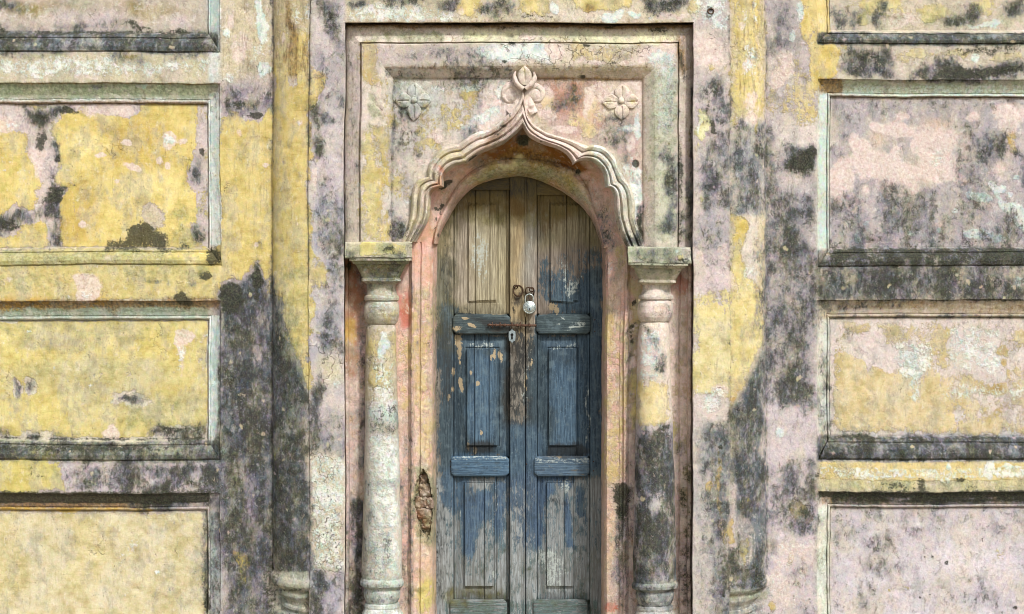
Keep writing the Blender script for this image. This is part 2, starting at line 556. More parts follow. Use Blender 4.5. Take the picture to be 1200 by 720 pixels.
black 0 E 1028,146,10,8; E 1056,150,16,10; E 1100,180,26,32; E 1004,176,12,18; E 1030,190,26,16; E 1060,205,18,14; E 1105,200,28,18; E 988,216,14,30; E 1085,160,18,14; E 1185,130,26,12
black .4 S 973,117,1200,126
pink .92 E 1028,146,10,8; E 1056,150,16,10; E 1100,180,22,28; E 1004,176,12,18; E 1030,190,26,16; E 1060,205,18,14; E 1105,200,28,18; E 988,216,14,30; E 1085,160,18,14; E 1185,130,26,12
pink .9 E 1015,170,5,5; E 1022,182,6,5; E 1040,150,7,6; E 1050,176,8,7; E 1072,172,6,8; E 990,196,5,8; E 1060,135,8,5; E 1122,160,7,9; E 1128,215,8,7; E 1070,224,8,7; E 1000,240,6,9; E 1140,140,9,6; E 1016,225,6,6
pink .75 E 1180,145,20,14; E 1038,215,10,22; E 1015,200,12,20
lime .35 E 1100,190,18,20; E 1010,205,16,10; E 1046,132,30,6
base 210,180,160 E 1100,150,24,10; E 1085,200,16,18; E 1030,160,10,10
black .75 P 1142,166 1156,158 1174,160 1178,176 1160,186 1140,178
black .75 P 1190,180 1212,170 1212,230 1196,226
black .5 E 1130,200,12,40; E 1038,240,8,20; E 990,150,10,16; S 973,250,1200,292; S 973,230,1010,290
crust .4 E 1150,172,14,8; S 973,276,1200,292
pink .8 E 1098,262,8,6; E 1165,195,8,10
coat 206,164,90 .95 S 1181,144,1190,180; S 1184,132,1200,138
lime 1 E 1150,232,9,7; E 1172,222,5,5; E 1195,262,8,8; E 1140,274,9,6; E 1120,250,4,3; E 1100,270,4,4
lime .95 E 1188,209,6,4; E 1161,216,4,4; E 1182,229,4,4; P 1158,214 1164,216 1172,236 1168,242; E 1140,230,9,6; P 1168,240 1186,240 1200,250 1200,274 1190,266 1176,256; E 1152,276,9,6; E 1168,283,10,4
lime 1 P 996,286 1000,270 1004,270 1008,288; E 1014,262,6,3; E 1067,272,4,4; E 991,260,1.5,8
# sill, band
base 160,158,160 R 958,291,1612,314
black .85 R 958,291,1612,314
crust .5 R 970,291,1612,312
crust .8 E 1072,296,10,6; E 1166,298,8,5; E 1050,308,10,6; E 986,296,12,5
lime .4 S 990,296,1200,312
base 176,162,140 R 958,314,1612,352
coat 190,170,110 .5 E 990,328,20,10
green .5 S 960,314,1020,345; E 1100,320,60,10
black .62 R 958,314,1612,352
black .85 S 1000,316,1160,352; E 1180,335,24,12
crust .5 E 1055,330,24,10; E 1170,330,14,12; S 1000,346,1200,351
base 206,180,160 P 1100,326 1114,318 1132,318 1128,330 1112,334 
coat 206,180,150 .95 P 1102,326 1114,318 1134,318 1128,330 1112,334
lime .9 E 1198,328,12,8; E 1050,324,3,5
lime .4 S 1040,334,1070,346; S 970,334,1010,350
base 190,172,140 R 958,352,1612,374
black .55 S 960,351,1060,366
brown .5 R 980,351,1612,362
brown .4 R 1100,351,1200,368
pink .45 R 990,360,1612,372
black .5 R 974,367,1612,374
# right panel 3
base 212,196,190 R 973,374,1612,516
coat 206,180,112 .35 R 976,376,1612,508
coat 208,184,130 .9 P 980,410 1010,404 1030,430 1060,436 1080,450 1090,500 1010,506 980,504
coat 208,184,132 .8 S 1082,440,1120,506; S 1120,490,1200,506; S 1130,440,1144,505; E 1196,395,10,12; S 1090,378,1112,430
coat 210,188,138 .55 S 990,378,1090,402; S 1050,400,1100,440; E 1190,450,20,40
coat 206,180,110 0 P 1000,392 1030,390 1046,410 1040,432 1020,428 1000,408
pink .5 E 1020,402,16,12; E 1150,430,30,20
lime .55 S 1045,395,1090,440; S 1060,420,1080,480; E 1070,425,20,20
lime .5 S 1100,450,1200,470; S 1110,380,1180,440
black .4 E 992,392,8,8; S 974,376,980,500
coat 180,150,90 1 P 1152,460 1160,452 1170,448 1176,458 1164,462; E 1176,410,6,4; E 1177,424,4,4
base 186,184,180 S 973,503,1612,516
black .4 S 973,502,1612,512
lime .4 S 975,500,1120,512
base 150,154,160 R 958,511,1612,541
black .85 R 958,511,1612,541
lime .7 S 984,512,1004,522
crust .45 S 958,512,1030,541; R 958,534,1612,541
crust .9 E 1058,529,4,4; E 1024,514,3,3; E 1080,515,4,3; E 1135,522,4,4; E 1142,513,4,3; E 1196,520,4,3
base 214,196,140 R 958,541,1612,578
coat 218,192,120 .85 R 960,541,1612,564
lime .92 S 1000,553,1040,559; S 1078,552,1112,560; E 1112,552,4,12; P 1154,540 1166,540 1162,556 1200,556 1200,560 1150,560; E 1190,546,14,4; E 1160,548,5,10
lime .5 R 975,548,1612,562
green .55 R 958,562,1612,578
crust .6 E 1078,565,6,8; E 1126,562,7,4; S 1020,566,1090,578; S 1126,568,1212,578; E 960,560,3,10
crust .9 R 958,577,1612,584
crust .6 R 974,584,1612,590; R 958,511,1612,514; R 958,350,1200,353; R -420,575,258,579; R -420,512,244,516; R -420,37,244,40
black .85 R 974,577,1612,592
brown .6 R 960,577,1612,592
base 196,180,150 E 982,584,8,5; E 1036,582,10,4; E 1095,583,12,5
pink .5 E 982,585,6,4; E 1095,583,8,4; E 1150,588,6,4
black .4 R 974,592,1612,598
lime .5 R 976,590,1612,594
# right panel 4
base 200,190,198 R 974,597,1612,792
black .10 R 974,597,1612,792
black .42 E 1080,628,20,12; E 1055,606,50,8; E 1030,640,24,12; E 1090,648,16,10; S 976,598,1200,606
black .36 E 1000,620,24,14; E 1040,670,40,14; E 1150,700,40,20; E 1170,620,30,12; E 1000,700,30,20; E 1110,690,30,14; S 1020,598,1212,612; S 974,600,984,720
coat 220,204,160 .5 E 1165,650,14,16
base 214,204,212 E 1130,660,40,24; E 1010,690,20,14
crust 1 E 1111,661,2.6,3; E 1092,654,1.8,2; E 1083,654,1.6,2; E 1081,695,1.8,2; E 1089,697,1.8,2; E 1190,713,3,3; E 1078,700,1.5,2; E 1152,634,1.6,2; E 1160,639,1.6,2; E 1051,685,1.4,2
coat 180,170,110 .9 E 1062,689,3,3; E 1042,692,3,2
''')
PS = Paint('''
base 212,196,178 R 400,20,815,300
coat 200,178,124 .28 R 400,20,815,300
brown .95 R 402,24,815,33
crust .5 R 402,24,815,30
brown .25 S 404,34,620,44
base 232,214,196 R 410,38,540,51
base 230,226,178 R 540,36,805,51
green .85 R 448,36,520,50
green .55 R 420,38,470,50; S 520,40,740,50
brown .5 S 740,34,812,42
crust .6 E 590,33,24,3; E 560,28,20,3; E 690,26,30,2; E 770,32,20,4
pink .8 E 430,44,16,5; E 625,46,22,4; E 780,44,12,6
base 196,178,180 S 404,50,421,200
pink .5 S 408,50,420,140
black .6 S 404,56,412,283
black .45 S 412,140,421,240
streak .5 R 404,60,422,283
lime .35 S 408,190,420,270
base 186,170,166 S 424,50,560,78
black .55 P 520,50 572,52 572,92 510,92
black .45 S 470,50,520,78
coat 198,170,110 .8 S 423,52,444,100
coat 206,186,116 .78 S 428,150,449,283
green .8 E 434,126,6,16; E 433,150,5,10
crust .4 E 434,132,4,20
lime .5 E 428,96,6,10; E 426,220,4,20
pink .8 S 423,120,432,170; E 445,110,4,20
base 206,196,190 S 560,50,640,80
lime .8 P 554,50 600,52 640,52 650,78 620,74 600,78 560,66
pink .9 E 575,58,20,6; E 600,70,20,8; E 650,60,14,12
coat 210,186,140 .6 P 655,52 750,50 740,58 720,66 760,74 690,76 660,64
crust .9 P 594,50 604,56 618,54 610,58 598,56; E 601,51,5,2; E 690,57,10,1.6; E 675,60,4,1.6; E 715,73,12,1.8; E 590,71,6,2; E 688,72,2,2
crack .8 S 580,50,760,78
pink .95 E 760,60,18,8; E 690,74,20,4; E 738,72,18,5
base 222,196,190 S 745,50,794,90
lime .7 S 755,54,792,80
base 206,204,180 S 762,78,793,290
lime .55 S 765,70,793,160
green .7 S 768,95,793,170
green .5 S 762,80,793,283
black .4 S 776,60,793,190
black .7 P 772,176 780,166 792,180 792,260 786,280 770,270 776,230
crust .35 P 774,180 782,170 790,184 790,240 780,250
pink .6 E 792,128,4,18; E 783,150,5,10
lime .5 S 764,180,774,280
base 190,170,160 R 793,30,812,300
brown .9 S 793,40,804,84; E 798,66,5,18
crust .8 E 798,70,4,14; E 800,90,3,6
pink .8 S 796,100,806,140
lime .5 S 806,40,812,130
black .7 R 808,100,812,300; S 800,180,812,283
crust .5 R 793,150,800,290
green .4 S 795,240,812,290
# inner bevel
brown .55 R 450,77,560,82; R 560,77,760,80
black .5 R 449,78,600,92
base 200,180,140 S 600,78,765,92
coat 210,192,140 .5 S 560,80,765,92
coat 210,186,130 .4 S 640,82,720,92
crust .95 P 673,90 676,86 680,90; E 682,89,3,2.5
base 190,178,160 S 449,90,461,283
coat 198,172,100 .7 S 450,95,460,283
green .4 S 450,90,460,200
black .7 R 459,90,463,285
crust .4 R 458,90,610,94
brown .7 R 610,90,752,94
# spandrel left
base 194,184,176 P 460,92 600,92 600,140 560,150 520,170 500,200 480,240 470,285 460,285
lime .55 E 480,110,20,18; E 510,106,12,6; E 487,232,4,8; E 479,236,5,6
green .45 E 470,100,12,8; E 485,120,22,14
black .5 S 500,92,600,104; S 540,92,566,140; E 545,150,12,8
black .42 S 461,120,500,190
black .6 S 462,100,474,140
streak .3 S 462,92,600,180
coat 204,184,124 .56 E 500,155,12,12; E 495,170,10,12; E 470,215,8,12; E 512,128,14,6; E 478,226,8,10; E 544,130,10,6
coat 200,176,100 .7 E 520,140,26,14; E 545,112,12,14; E 510,170,10,6
lime .6 E 545,104,20,6; E 590,108,14,12; E 575,135,16,10; E 540,145,16,5; E 560,140,20,8
pink .75 E 595,112,18,18; E 575,130,24,14; E 560,148,24,6; E 500,190,14,4; E 470,145,6,14; E 515,158,10,10
base 226,210,206 E 590,118,24,24; E 560,140,20,8
crust .6 S 460,262,474,284
black .7 P 460,245 474,255 478,270 470,284 460,284
pink .5 E 472,195,8,16; E 474,250,5,12
# spandrel right
base 200,156,144 P 616,92 752,92 752,285 744,240 738,210 725,180 700,168 680,168 650,158 630,140
coat 220,192,170 .5 S 616,92,650,150
coat 204,142,122 .66 S 646,96,692,136; E 700,130,20,26
pink .7 E 640,108,14,10; E 700,106,22,8; E 640,132,14,12; E 660,148,20,6; E 690,120,10,16; E 735,98,14,6
coat 222,194,140 .65 E 676,138,10,7; E 690,150,9,12; E 668,142,8,4; E 706,134,6,8
coat 214,186,140 .8 E 700,100,12,6; E 694,118,8,16; E 640,118,8,8
black .62 E 663,118,16,12; E 668,108,10,10; E 648,122,10,8; E 720,160,22,22; E 718,140,14,8
brown .5 E 660,118,14,12; E 668,100,4,10; E 676,118,8,8
brown .35 R 618,93,700,97
base 190,160,156 P 690,126 706,124 718,140 750,140 750,180 740,176 728,188 716,172 700,164 692,160
lime .8 E 735,155,12,5; E 748,150,4,20; E 744,210,7,26; E 742,240,5,20
lime .55 E 738,200,12,20; E 724,158,14,4
pink .85 E 748,120,4,30; E 748,230,4,40; E 742,170,6,10; E 710,118,12,6; E 746,100,5,5
crust 1 E 745,193,5,5
black .5 E 735,190,6,10
crust .7 P 744,256 752,246 752,291 746,291
black .8 P 744,244 752,236 752,291 744,291
# rosettes
base 184,190,186 E 485,117,24,24
lime .35 E 485,117,20,24
green .45 E 482,117,24,20
base 228,210,186 E 728,118,24,24
lime .2 E 728,118,20,20
pink .5 E 728,118,22,22
coat 220,200,130 .6 E 715,118,8,6; E 742,120,8,6
''', x0=396, x1=820, y0=14, y1=310)
PA = Paint('''
base 216,196,176 R 400,60,820,300
coat 218,200,150 .5 S 466,165,545,292
coat 216,200,164 .6 S 466,225,500,284; S 488,168,530,210
pink .7 S 540,60,620,170
pink .6 E 516,200,8,12; E 500,235,5,30; E 492,270,8,6
lime .5 S 540,120,600,165; E 512,190,14,6; S 494,215,506,262
base 226,204,190 S 580,90,650,140
lime .2 S 585,90,640,130
pink .5 S 588,90,640,135
green .35 E 495,195,10,16; E 485,240,5,20; E 614,88,8,14
coat 222,206,150 .7 E 614,88,10,12; E 608,136,6,8
base 190,150,130 P 588,146 598,134 611,146 606,160 590,172 560,186 545,194 540,182 560,172
brown .6 P 560,160 590,144 600,138 608,150 590,166 566,174
coat 196,120,96 .8 P 570,160 600,142 608,150 590,164 560,174
black .6 P 545,186 560,176 590,172 604,160 612,150 612,160 594,176 560,190 546,196
crust .7 E 592,150,8,2.5; E 582,160,6,2.5; E 552,186,8,6; E 570,180,6,3; E 598,136,1.5,3
crust .6 P 474,270 484,258 482,276 474,284
black .4 S 476,262,500,284
coat 206,140,110 .8 E 516,216,8,6; E 520,202,4,8; E 509,224,5,6
# right half
pink .7 S 618,130,690,195
coat 224,206,150 .75 S 620,134,700,175; S 690,168,726,215
coat 220,212,176 .5 S 700,175,735,225
green .3 S 726,215,748,270; E 724,194,5,14
base 206,200,180 S 724,215,756,292
coat 222,180,160 .9 E 660,180,18,6; E 640,168,16,5
coat 206,140,120 .8 P 622,160 640,170 664,180 672,194 660,184 640,174 620,166
lime .5 S 690,165,740,240
crust .9 E 630,161,2,1.6; E 635,166,1.8,1.6
black .75 P 722,250 730,262 738,276 744,262 752,275 758,292 732,292 726,276
black .6 P 744,235 750,246 748,270 742,260
crust .4 P 742,258 750,262 756,292 744,292
brown .35 E 612,150,12,6
pink .6 E 716,205,5,16; E 722,240,4,20
''', x0=396, x1=820, y0=14, y1=310)
PR = Paint('''
base 230,176,156 R 400,140,820,800
coat 228,188,174 .5 R 400,140,820,800
# arch soffit: orange brown, green over the door
coat 150,86,24 1.0 P 520,225 545,195 580,165 612,150 660,175 690,200 690,230 660,205 620,188 580,190 545,212 520,250
coat 218,164,138 .9 P 500,220 520,214 545,190 560,196 540,220 522,250 512,280 504,292 486,292 500,250
brown .9 P 560,196 590,180 612,170 640,180 670,196 660,204 612,186 575,192
brown .6 P 545,190 570,176 612,158 612,150 550,184
black .6 P 548,194 570,182 600,170 612,158 618,168 606,170 575,184 555,196
crust .8 E 524,215,9,5; E 530,211,6,4; E 677,200,4,4; E 617,166,12,4; P 604,170 614,160 626,172
green .8 E 678,201,6,5; E 616,168,12,4; E 522,216,8,5
base 190,160,84 P 548,212 556,198 580,188 612,185 640,187 664,193 682,208 690,226 698,250 690,246 676,232 650,216 620,208 590,209 560,216
coat 186,170,110 0 P 548,212 556,198 580,188 612,185 640,187 664,193 682,208 690,226 698,250 690,246 676,232 650,216 620,208 590,209 560,216
green .75 P 546,216 552,204 580,194 620,192 650,200 676,212 690,232 696,252 680,236 650,216 612,206 580,210
coat 214,196,130 .95 E 612,190,14,4; E 596,196,20,3; E 645,200,14,3; E 566,206,14,4; E 640,212,20,2
brown .5 P 590,200 620,200 660,214 680,232 684,240 660,226 630,212 600,208
brown .4 E 536,232,10,12
pink .4 S 670,205,735,330
crust .8 E 520,240,3,4; E 517,250,2,3; E 512,258,2,4; E 515,244,6,2; E 513,276,1.5,4; E 509,268,1.5,3
black .4 S 690,250,720,330
crust .4 E 706,250,5,14; E 712,232,4,8; E 708,275,4,14
coat 222,170,146 .9 E 690,205,14,6; E 700,215,8,8; E 712,250,8,30
# left recess wall
base 214,160,140 R 403,296,428,380
base 232,198,188 R 403,380,428,560
coat 166,104,74 1 S 403,300,424,356
coat 180,126,100 .8 S 403,356,420,440
coat 198,150,70 .9 E 411,390,5,14
pink .35 S 404,360,420,480
base 198,176,170 R 403,480,430,792
brown .6 E 410,312,8,10; S 403,298,426,306
crust .8 E 410,312,4,6; S 403,299,430,304
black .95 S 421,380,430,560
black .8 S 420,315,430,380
pink .35 S 404,440,418,540
brown .4 S 410,500,424,640
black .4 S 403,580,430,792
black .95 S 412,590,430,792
crust .5 S 416,600,430,792
# left of the jamb
coat 204,110,88 1 P 464,320 478,312 486,330 482,350 478,384 470,384 466,366
coat 206,150,128 1 S 470,300,484,345
pink .35 S 466,340,480,500
coat 216,158,132 .8 S 484,250,504,344
coat 220,184,130 .55 S 466,396,480,440; S 484,350,510,400
pink .35 S 484,340,512,560
coat 214,180,124 .6 P 486,352 500,340 508,380 504,420 494,440 498,480 486,500 
coat 214,182,126 .62 E 490,460,4,30; E 472,470,4,14; E 502,500,5,40; E 496,520,6,30
streak .35 S 466,330,512,550
black .7 E 490,404,2.5,5
black .7 R 481,330,483,792
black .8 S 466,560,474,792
black .4 S 470,470,482,792
crust .5 S 464,560,470,700
base 224,178,148 S 484,540,512,792
coat 224,180,144 .6 S 484,540,512,700
green 1 P 486,546 502,544 512,590 508,634 490,630 480,590
crust .5 P 494,544 500,546 504,556 511,590 508,620 502,634 492,628 484,606 481,588 486,562
coat 206,180,90 .8 E 496,700,10,20
green .45 E 496,700,12,24; E 490,670,6,10
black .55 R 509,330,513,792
green .5 R 507,330,513,560
# right jamb
pink .35 S 706,290,735,500
coat 220,184,130 .55 P 708,345 718,350 716,380 712,420 708,420; 
coat 216,184,122 .6 S 722,380,733,500; S 708,500,730,560; E 712,400,5,24; E 726,300,6,14; E 712,460,5,20
base 222,186,150 S 706,540,722,792
streak .3 S 706,300,735,560
pink .35 S 708,575,724,660
black .35 E 718,300,8,20; E 722,420,6,40
base 186,172,178 S 722,566,734,792
black .92 S 717,566,733,640
crust .8 P 716,566 733,564 733,620 728,612 718,600
black .6 S 720,630,734,720
green .5 S 716,570,726,640
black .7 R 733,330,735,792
coat 206,100,70 .9 E 714,714,8,6
# right recess wall
base 234,204,194 R 735,296,812,792
brown .3 S 740,312,812,326
pink .35 S 786,330,812,520
coat 206,140,118 .9 S 790,320,812,345; S 735,330,752,380
coat 206,180,130 .6 S 738,330,748,450
crust .6 E 740,385,5,10; E 740,355,3,5; E 742,400,3,10
black .5 S 736,380,748,500
coat 222,196,120 .9 P 742,440 750,440 750,500 742,500
coat 214,190,130 .4 S 787,380,800,560
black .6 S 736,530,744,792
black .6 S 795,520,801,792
green .6 S 798,540,812,640
brown .3 S 797,540,810,660
crust .5 S 797,540,812,720
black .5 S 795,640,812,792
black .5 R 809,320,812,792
''', x0=396, x1=820, y0=120, y1=830, base=(216, 178, 160))
PC = Paint('''
base 196,186,150 R 400,270,482,305
coat 212,196,116 .95 P 424,280 448,280 452,300 430,302 420,296
coat 214,200,124 .95 P 452,296 462,286 476,290 480,302 462,303
green .95 S 404,283,422,300; E 455,292,8,6
crust .55 E 458,293,8,4; E 412,300,10,4; E 420,301,14,2; S 404,300,482,304
black .4 S 404,284,424,303
lime .5 E 440,298,8,3; S 404,283,420,286; S 474,284,482,302
base 140,132,92 R 410,304,482,330
green .75 S 412,304,480,328
brown .45 S 424,308,470,328
black .55 S 412,303,480,314; S 424,316,440,328
lime .7 E 460,322,8,3.5; E 429,318,3,4
crust .35 S 412,304,480,328
lime .6 R 424,327,470,331
base 184,172,150 R 420,331,480,385
green .6 S 426,331,470,350; S 430,350,445,380
lime .5 S 430,340,466,372; E 436,358,8,4
coat 200,184,120 .7 S 440,355,466,380
crust .4 S 424,332,470,342; S 424,351,470,354; S 428,379,466,383
brown .4 E 455,372,10,5
pink .5 E 462,350,8,3; E 446,334,6,4
base 196,180,146 R 420,384,480,480
coat 206,184,116 .8 S 428,386,444,425; S 452,386,466,430; S 430,430,462,460
lime .75 E 447,410,7,18; E 446,400,5,12
lime .5 S 434,425,466,470
green .4 S 440,395,452,425
crack .6 S 428,415,468,480
base 198,190,174 R 420,470,480,792
lime .72 S 430,470,470,500; E 458,556,12,10; E 450,600,16,18; E 448,650,18,16; E 440,580,8,16
lime .55 S 426,500,472,676
coat 200,184,134 .48 S 428,480,470,672
black .42 S 428,470,470,510; S 424,560,436,676; E 450,640,10,30
green .4 S 428,530,440,620; S 426,664,474,676
crust .40 S 428,470,470,510
brown .35 S 430,520,436,620
base 176,180,164 R 415,676,482,792
black .4 S 418,676,482,700; S 432,690,470,696
lime .55 R 418,676,482,792
green .45 S 420,676,480,690
crust .35 S 418,684,480,688
black .7 S 426,702,480,712
black .42 S 424,310,470,345; S 428,352,440,380; S 426,600,436,676; S 440,560,470,580
# right
base 176,182,150 R 733,288,815,312
green .65 S 735,290,790,309
black .45 S 735,290,812,309
coat 212,196,130 .8 E 797,300,6,6
lime .5 E 790,296,14,3; S 735,288,812,291
crust .6 S 735,306,812,314; E 800,303,8,4
base 176,170,140 R 735,311,815,334
green .6 S 740,311,806,332
lime .45 S 750,315,785,328
crust .5 S 745,312,800,316; S 746,329,792,333; S 790,312,810,330
black .5 S 745,311,800,320
base 214,198,184 R 735,335,815,392
green .55 S 748,333,785,348
lime .5 S 750,336,785,350
black .35 S 770,334,790,378
pink .75 S 748,352,786,378
coat 216,192,130 .6 E 770,365,12,8
crust .35 E 758,352,12,2; E 784,370,6,8; S 745,343,790,346
base 212,194,178 R 735,380,815,500
pink .7 S 746,385,785,440
lime .55 S 750,385,784,450
coat 222,196,130 .85 S 744,445,786,496
coat 214,190,130 .6 E 764,392,8,6
black .55 E 776,425,8,14; E 760,390,6,5; E 770,405,12,8
crust .55 E 777,430,5,12; E 756,385,6,3
base 178,168,174 R 735,496,815,682
black .88 P 743,520 746,506 752,500 758,496 762,504 770,500 776,496 786,498 790,520 796,640 796,686 740,686
black .85 S 752,560,792,640
base 190,182,182 E 768,590,12,20; E 766,570,8,8; E 775,640,10,12
black .38 E 768,590,9,14
crust .5 S 742,500,756,560; E 782,502,8,8; E 757,500,5,5
green .4 E 762,524,10,8; E 780,530,8,8
base 170,172,168 R 735,680,815,792
green .5 S 738,676,800,695
lime .3 R 740,684,815,792
black .35 R 740,690,815,792
crust .55 S 738,680,800,686
black .55 S 738,684,812,700
coat 190,176,120 .5 S 744,676,796,684
black .7 S 744,704,795,714
''', x0=396, x1=820, y0=260, y1=830, base=(198, 186, 162))
PB = Paint('''
base 130,84,56 R 470,540,520,640
coat 180,134,100 .5 S 480,550,512,630
crust .45 S 480,545,512,565
green .5 E 498,612,10,12; E 506,590,4,20
lime .4 S 488,570,505,600
''', x0=470, x1=520, y0=530, y1=650)
PD_ = Paint('''
# bare wood: tan above, grey below
base 166,156,122 R 480,190,740,380
base 158,146,132 S 620,290,740,380
base 120,122,106 S 505,300,532,560
base 150,158,160 R 480,560,740,800
base 138,134,124 R 480,380,740,560
base 178,170,140 S 550,240,582,350; S 540,350,590,368
base 176,166,148 S 530,230,548,360
base 172,152,112 S 598,230,616,400
base 160,158,148 S 616,210,630,330
green 1 S 505,195,720,240
black .45 S 505,195,720,232
brown .55 S 505,195,720,250
green .62 S 500,232,715,262
green .40 S 505,250,536,420; S 684,240,704,300
brown .75 P 596,212 612,212 614,236 608,262 600,250 596,230
brown .6 P 632,230 646,232 644,262 638,280 632,260; E 612,225,5,14; E 620,216,4,16
brown .5 S 630,240,680,270; S 590,210,640,225
black .4 S 512,260,532,360
black .3 S 630,215,690,240
streak .3 R 500,200,720,300
lime .5 E 622,290,3,24; E 560,300,12,40; E 640,250,4,6
# blue paint
coat 74,104,122 .40 S 512,555,706,790
coat 66,88,104 .45 S 512,310,530,372
coat 62,84,102 .85 S 512,360,532,560
coat 70,96,118 .42 S 630,292,690,320
coat 66,90,112 .60 S 632,318,700,350
coat 66,92,116 .72 S 648,330,700,368
coat 64,90,116 .95 S 686,320,708,562
coat 74,96,112 .7 S 690,290,706,330
coat 64,82,92 .92 R 530,368,598,392
coat 62,82,94 .95 R 627,368,694,392
coat 60,86,110 1.0 R 531,394,597,533
coat 60,86,112 1.1 R 629,394,692,533
coat 72,104,136 1.2 S 548,420,578,520; S 642,430,676,530
coat 50,72,92 1.1 S 533,410,546,533; S 630,410,641,520
coat 58,80,98 .92 S 615,385,629,540
coat 60,62,60 .55 S 597,385,616,540
coat 64,92,120 .95 S 597,500,630,575
coat 74,110,146 .86 R 529,534,597,559
coat 78,108,140 .70 R 625,534,692,560
coat 70,98,128 .80 S 512,555,530,600
coat 68,98,130 .72 S 533,562,545,600; P 546,582 574,580 576,610 560,608 556,625 548,655 538,640 540,600
coat 70,98,132 .95 P 543,585 572,584 568,608 552,606 548,644 540,640; S 584,562,592,618; S 590,600,594,630; E 551,640,4,8
coat 66,94,130 .90 P 628,562 644,564 650,580 640,596 640,628 634,640 629,610; P 680,570 686,574 687,612 680,604; S 646,560,676,568; P 663,590 668,580 672,640 666,640
coat 70,96,128 .6 S 615,560,630,640; S 597,560,612,600
coat 84,110,130 .35 S 690,555,706,800
coat 84,112,120 .55 R 520,702,700,800
green .25 S 505,640,706,800; S 520,690,700,800
# rust and grime round the iron work
black .6 E 607,350,8,10; E 622,352,6,14; S 572,376,630,386; E 600,406,5,12
brown .7 E 606,347,7,9; E 622,346,6,7; S 574,380,628,387; E 600,410,3,14
# paint losses and scratches
pink .95 P 534,396 541,394 543,404 541,416 538,432 534,420; E 538,448,3,7; E 530,436,2.5,5; E 530,456,2.5,4; E 541,456,2.5,4; E 525,467,2.5,6; E 582,416,2.5,7; E 589,418,2.5,8; E 577,420,1.6,5; E 552,437,2,3; E 560,449,2.5,4; E 545,376,5,2; E 552,384,7,2.5; E 536,387,6,3; E 560,379,4,1.5; E 565,508,2,4
pink .8 E 648,358,4,5; E 655,362,3,8; E 556,530,3,6; E 548,524,2,8; E 655,535,5,2; E 621,424,2,9; E 618,450,1.5,14
base 176,160,130 P 534,394 541,394 543,416 538,432 534,420
lime .55 P 655,300 662,306 668,330 676,310 680,340 672,356 664,344 658,330
lime .5 P 547,403 580,401 584,405 578,411 550,411; P 640,402 674,402 676,408 646,410
lime .55 E 656,380,8,2; E 673,384,14,3; E 660,372,5,2; E 680,378,10,4; S 618,570,622,700
lime .5 E 583,600,2,40; E 617,440,2,60; S 628,640,660,700; E 665,570,10,10; E 688,480,3,60
lime .45 R 529,534,597,541; R 625,535,692,544
lime .75 E 578,673,2.5,7; E 514,680,2,8; E 522,700,2.5,8; E 536,605,1.6,12
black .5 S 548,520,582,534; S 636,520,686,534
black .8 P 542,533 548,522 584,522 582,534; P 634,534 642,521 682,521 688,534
black .55 S 598,370,616,480; E 606,440,6,50
brown .45 S 600,395,614,480; E 608,385,6,6
black .45 S 512,380,534,480; S 540,580,560,600; E 660,590,16,6
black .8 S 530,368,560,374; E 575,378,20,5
crust .6 E 603,360,2,10
black .45 S 505,590,520,720
green .6 S 535,686,592,702; E 530,700,10,10
crust .6 R 509,360,513,700
lime .35 S 600,520,612,545
''', x0=480, x1=740, y0=180, y1=830, step=1, base=(150, 146, 140), coat=(64, 92, 118), door=True)


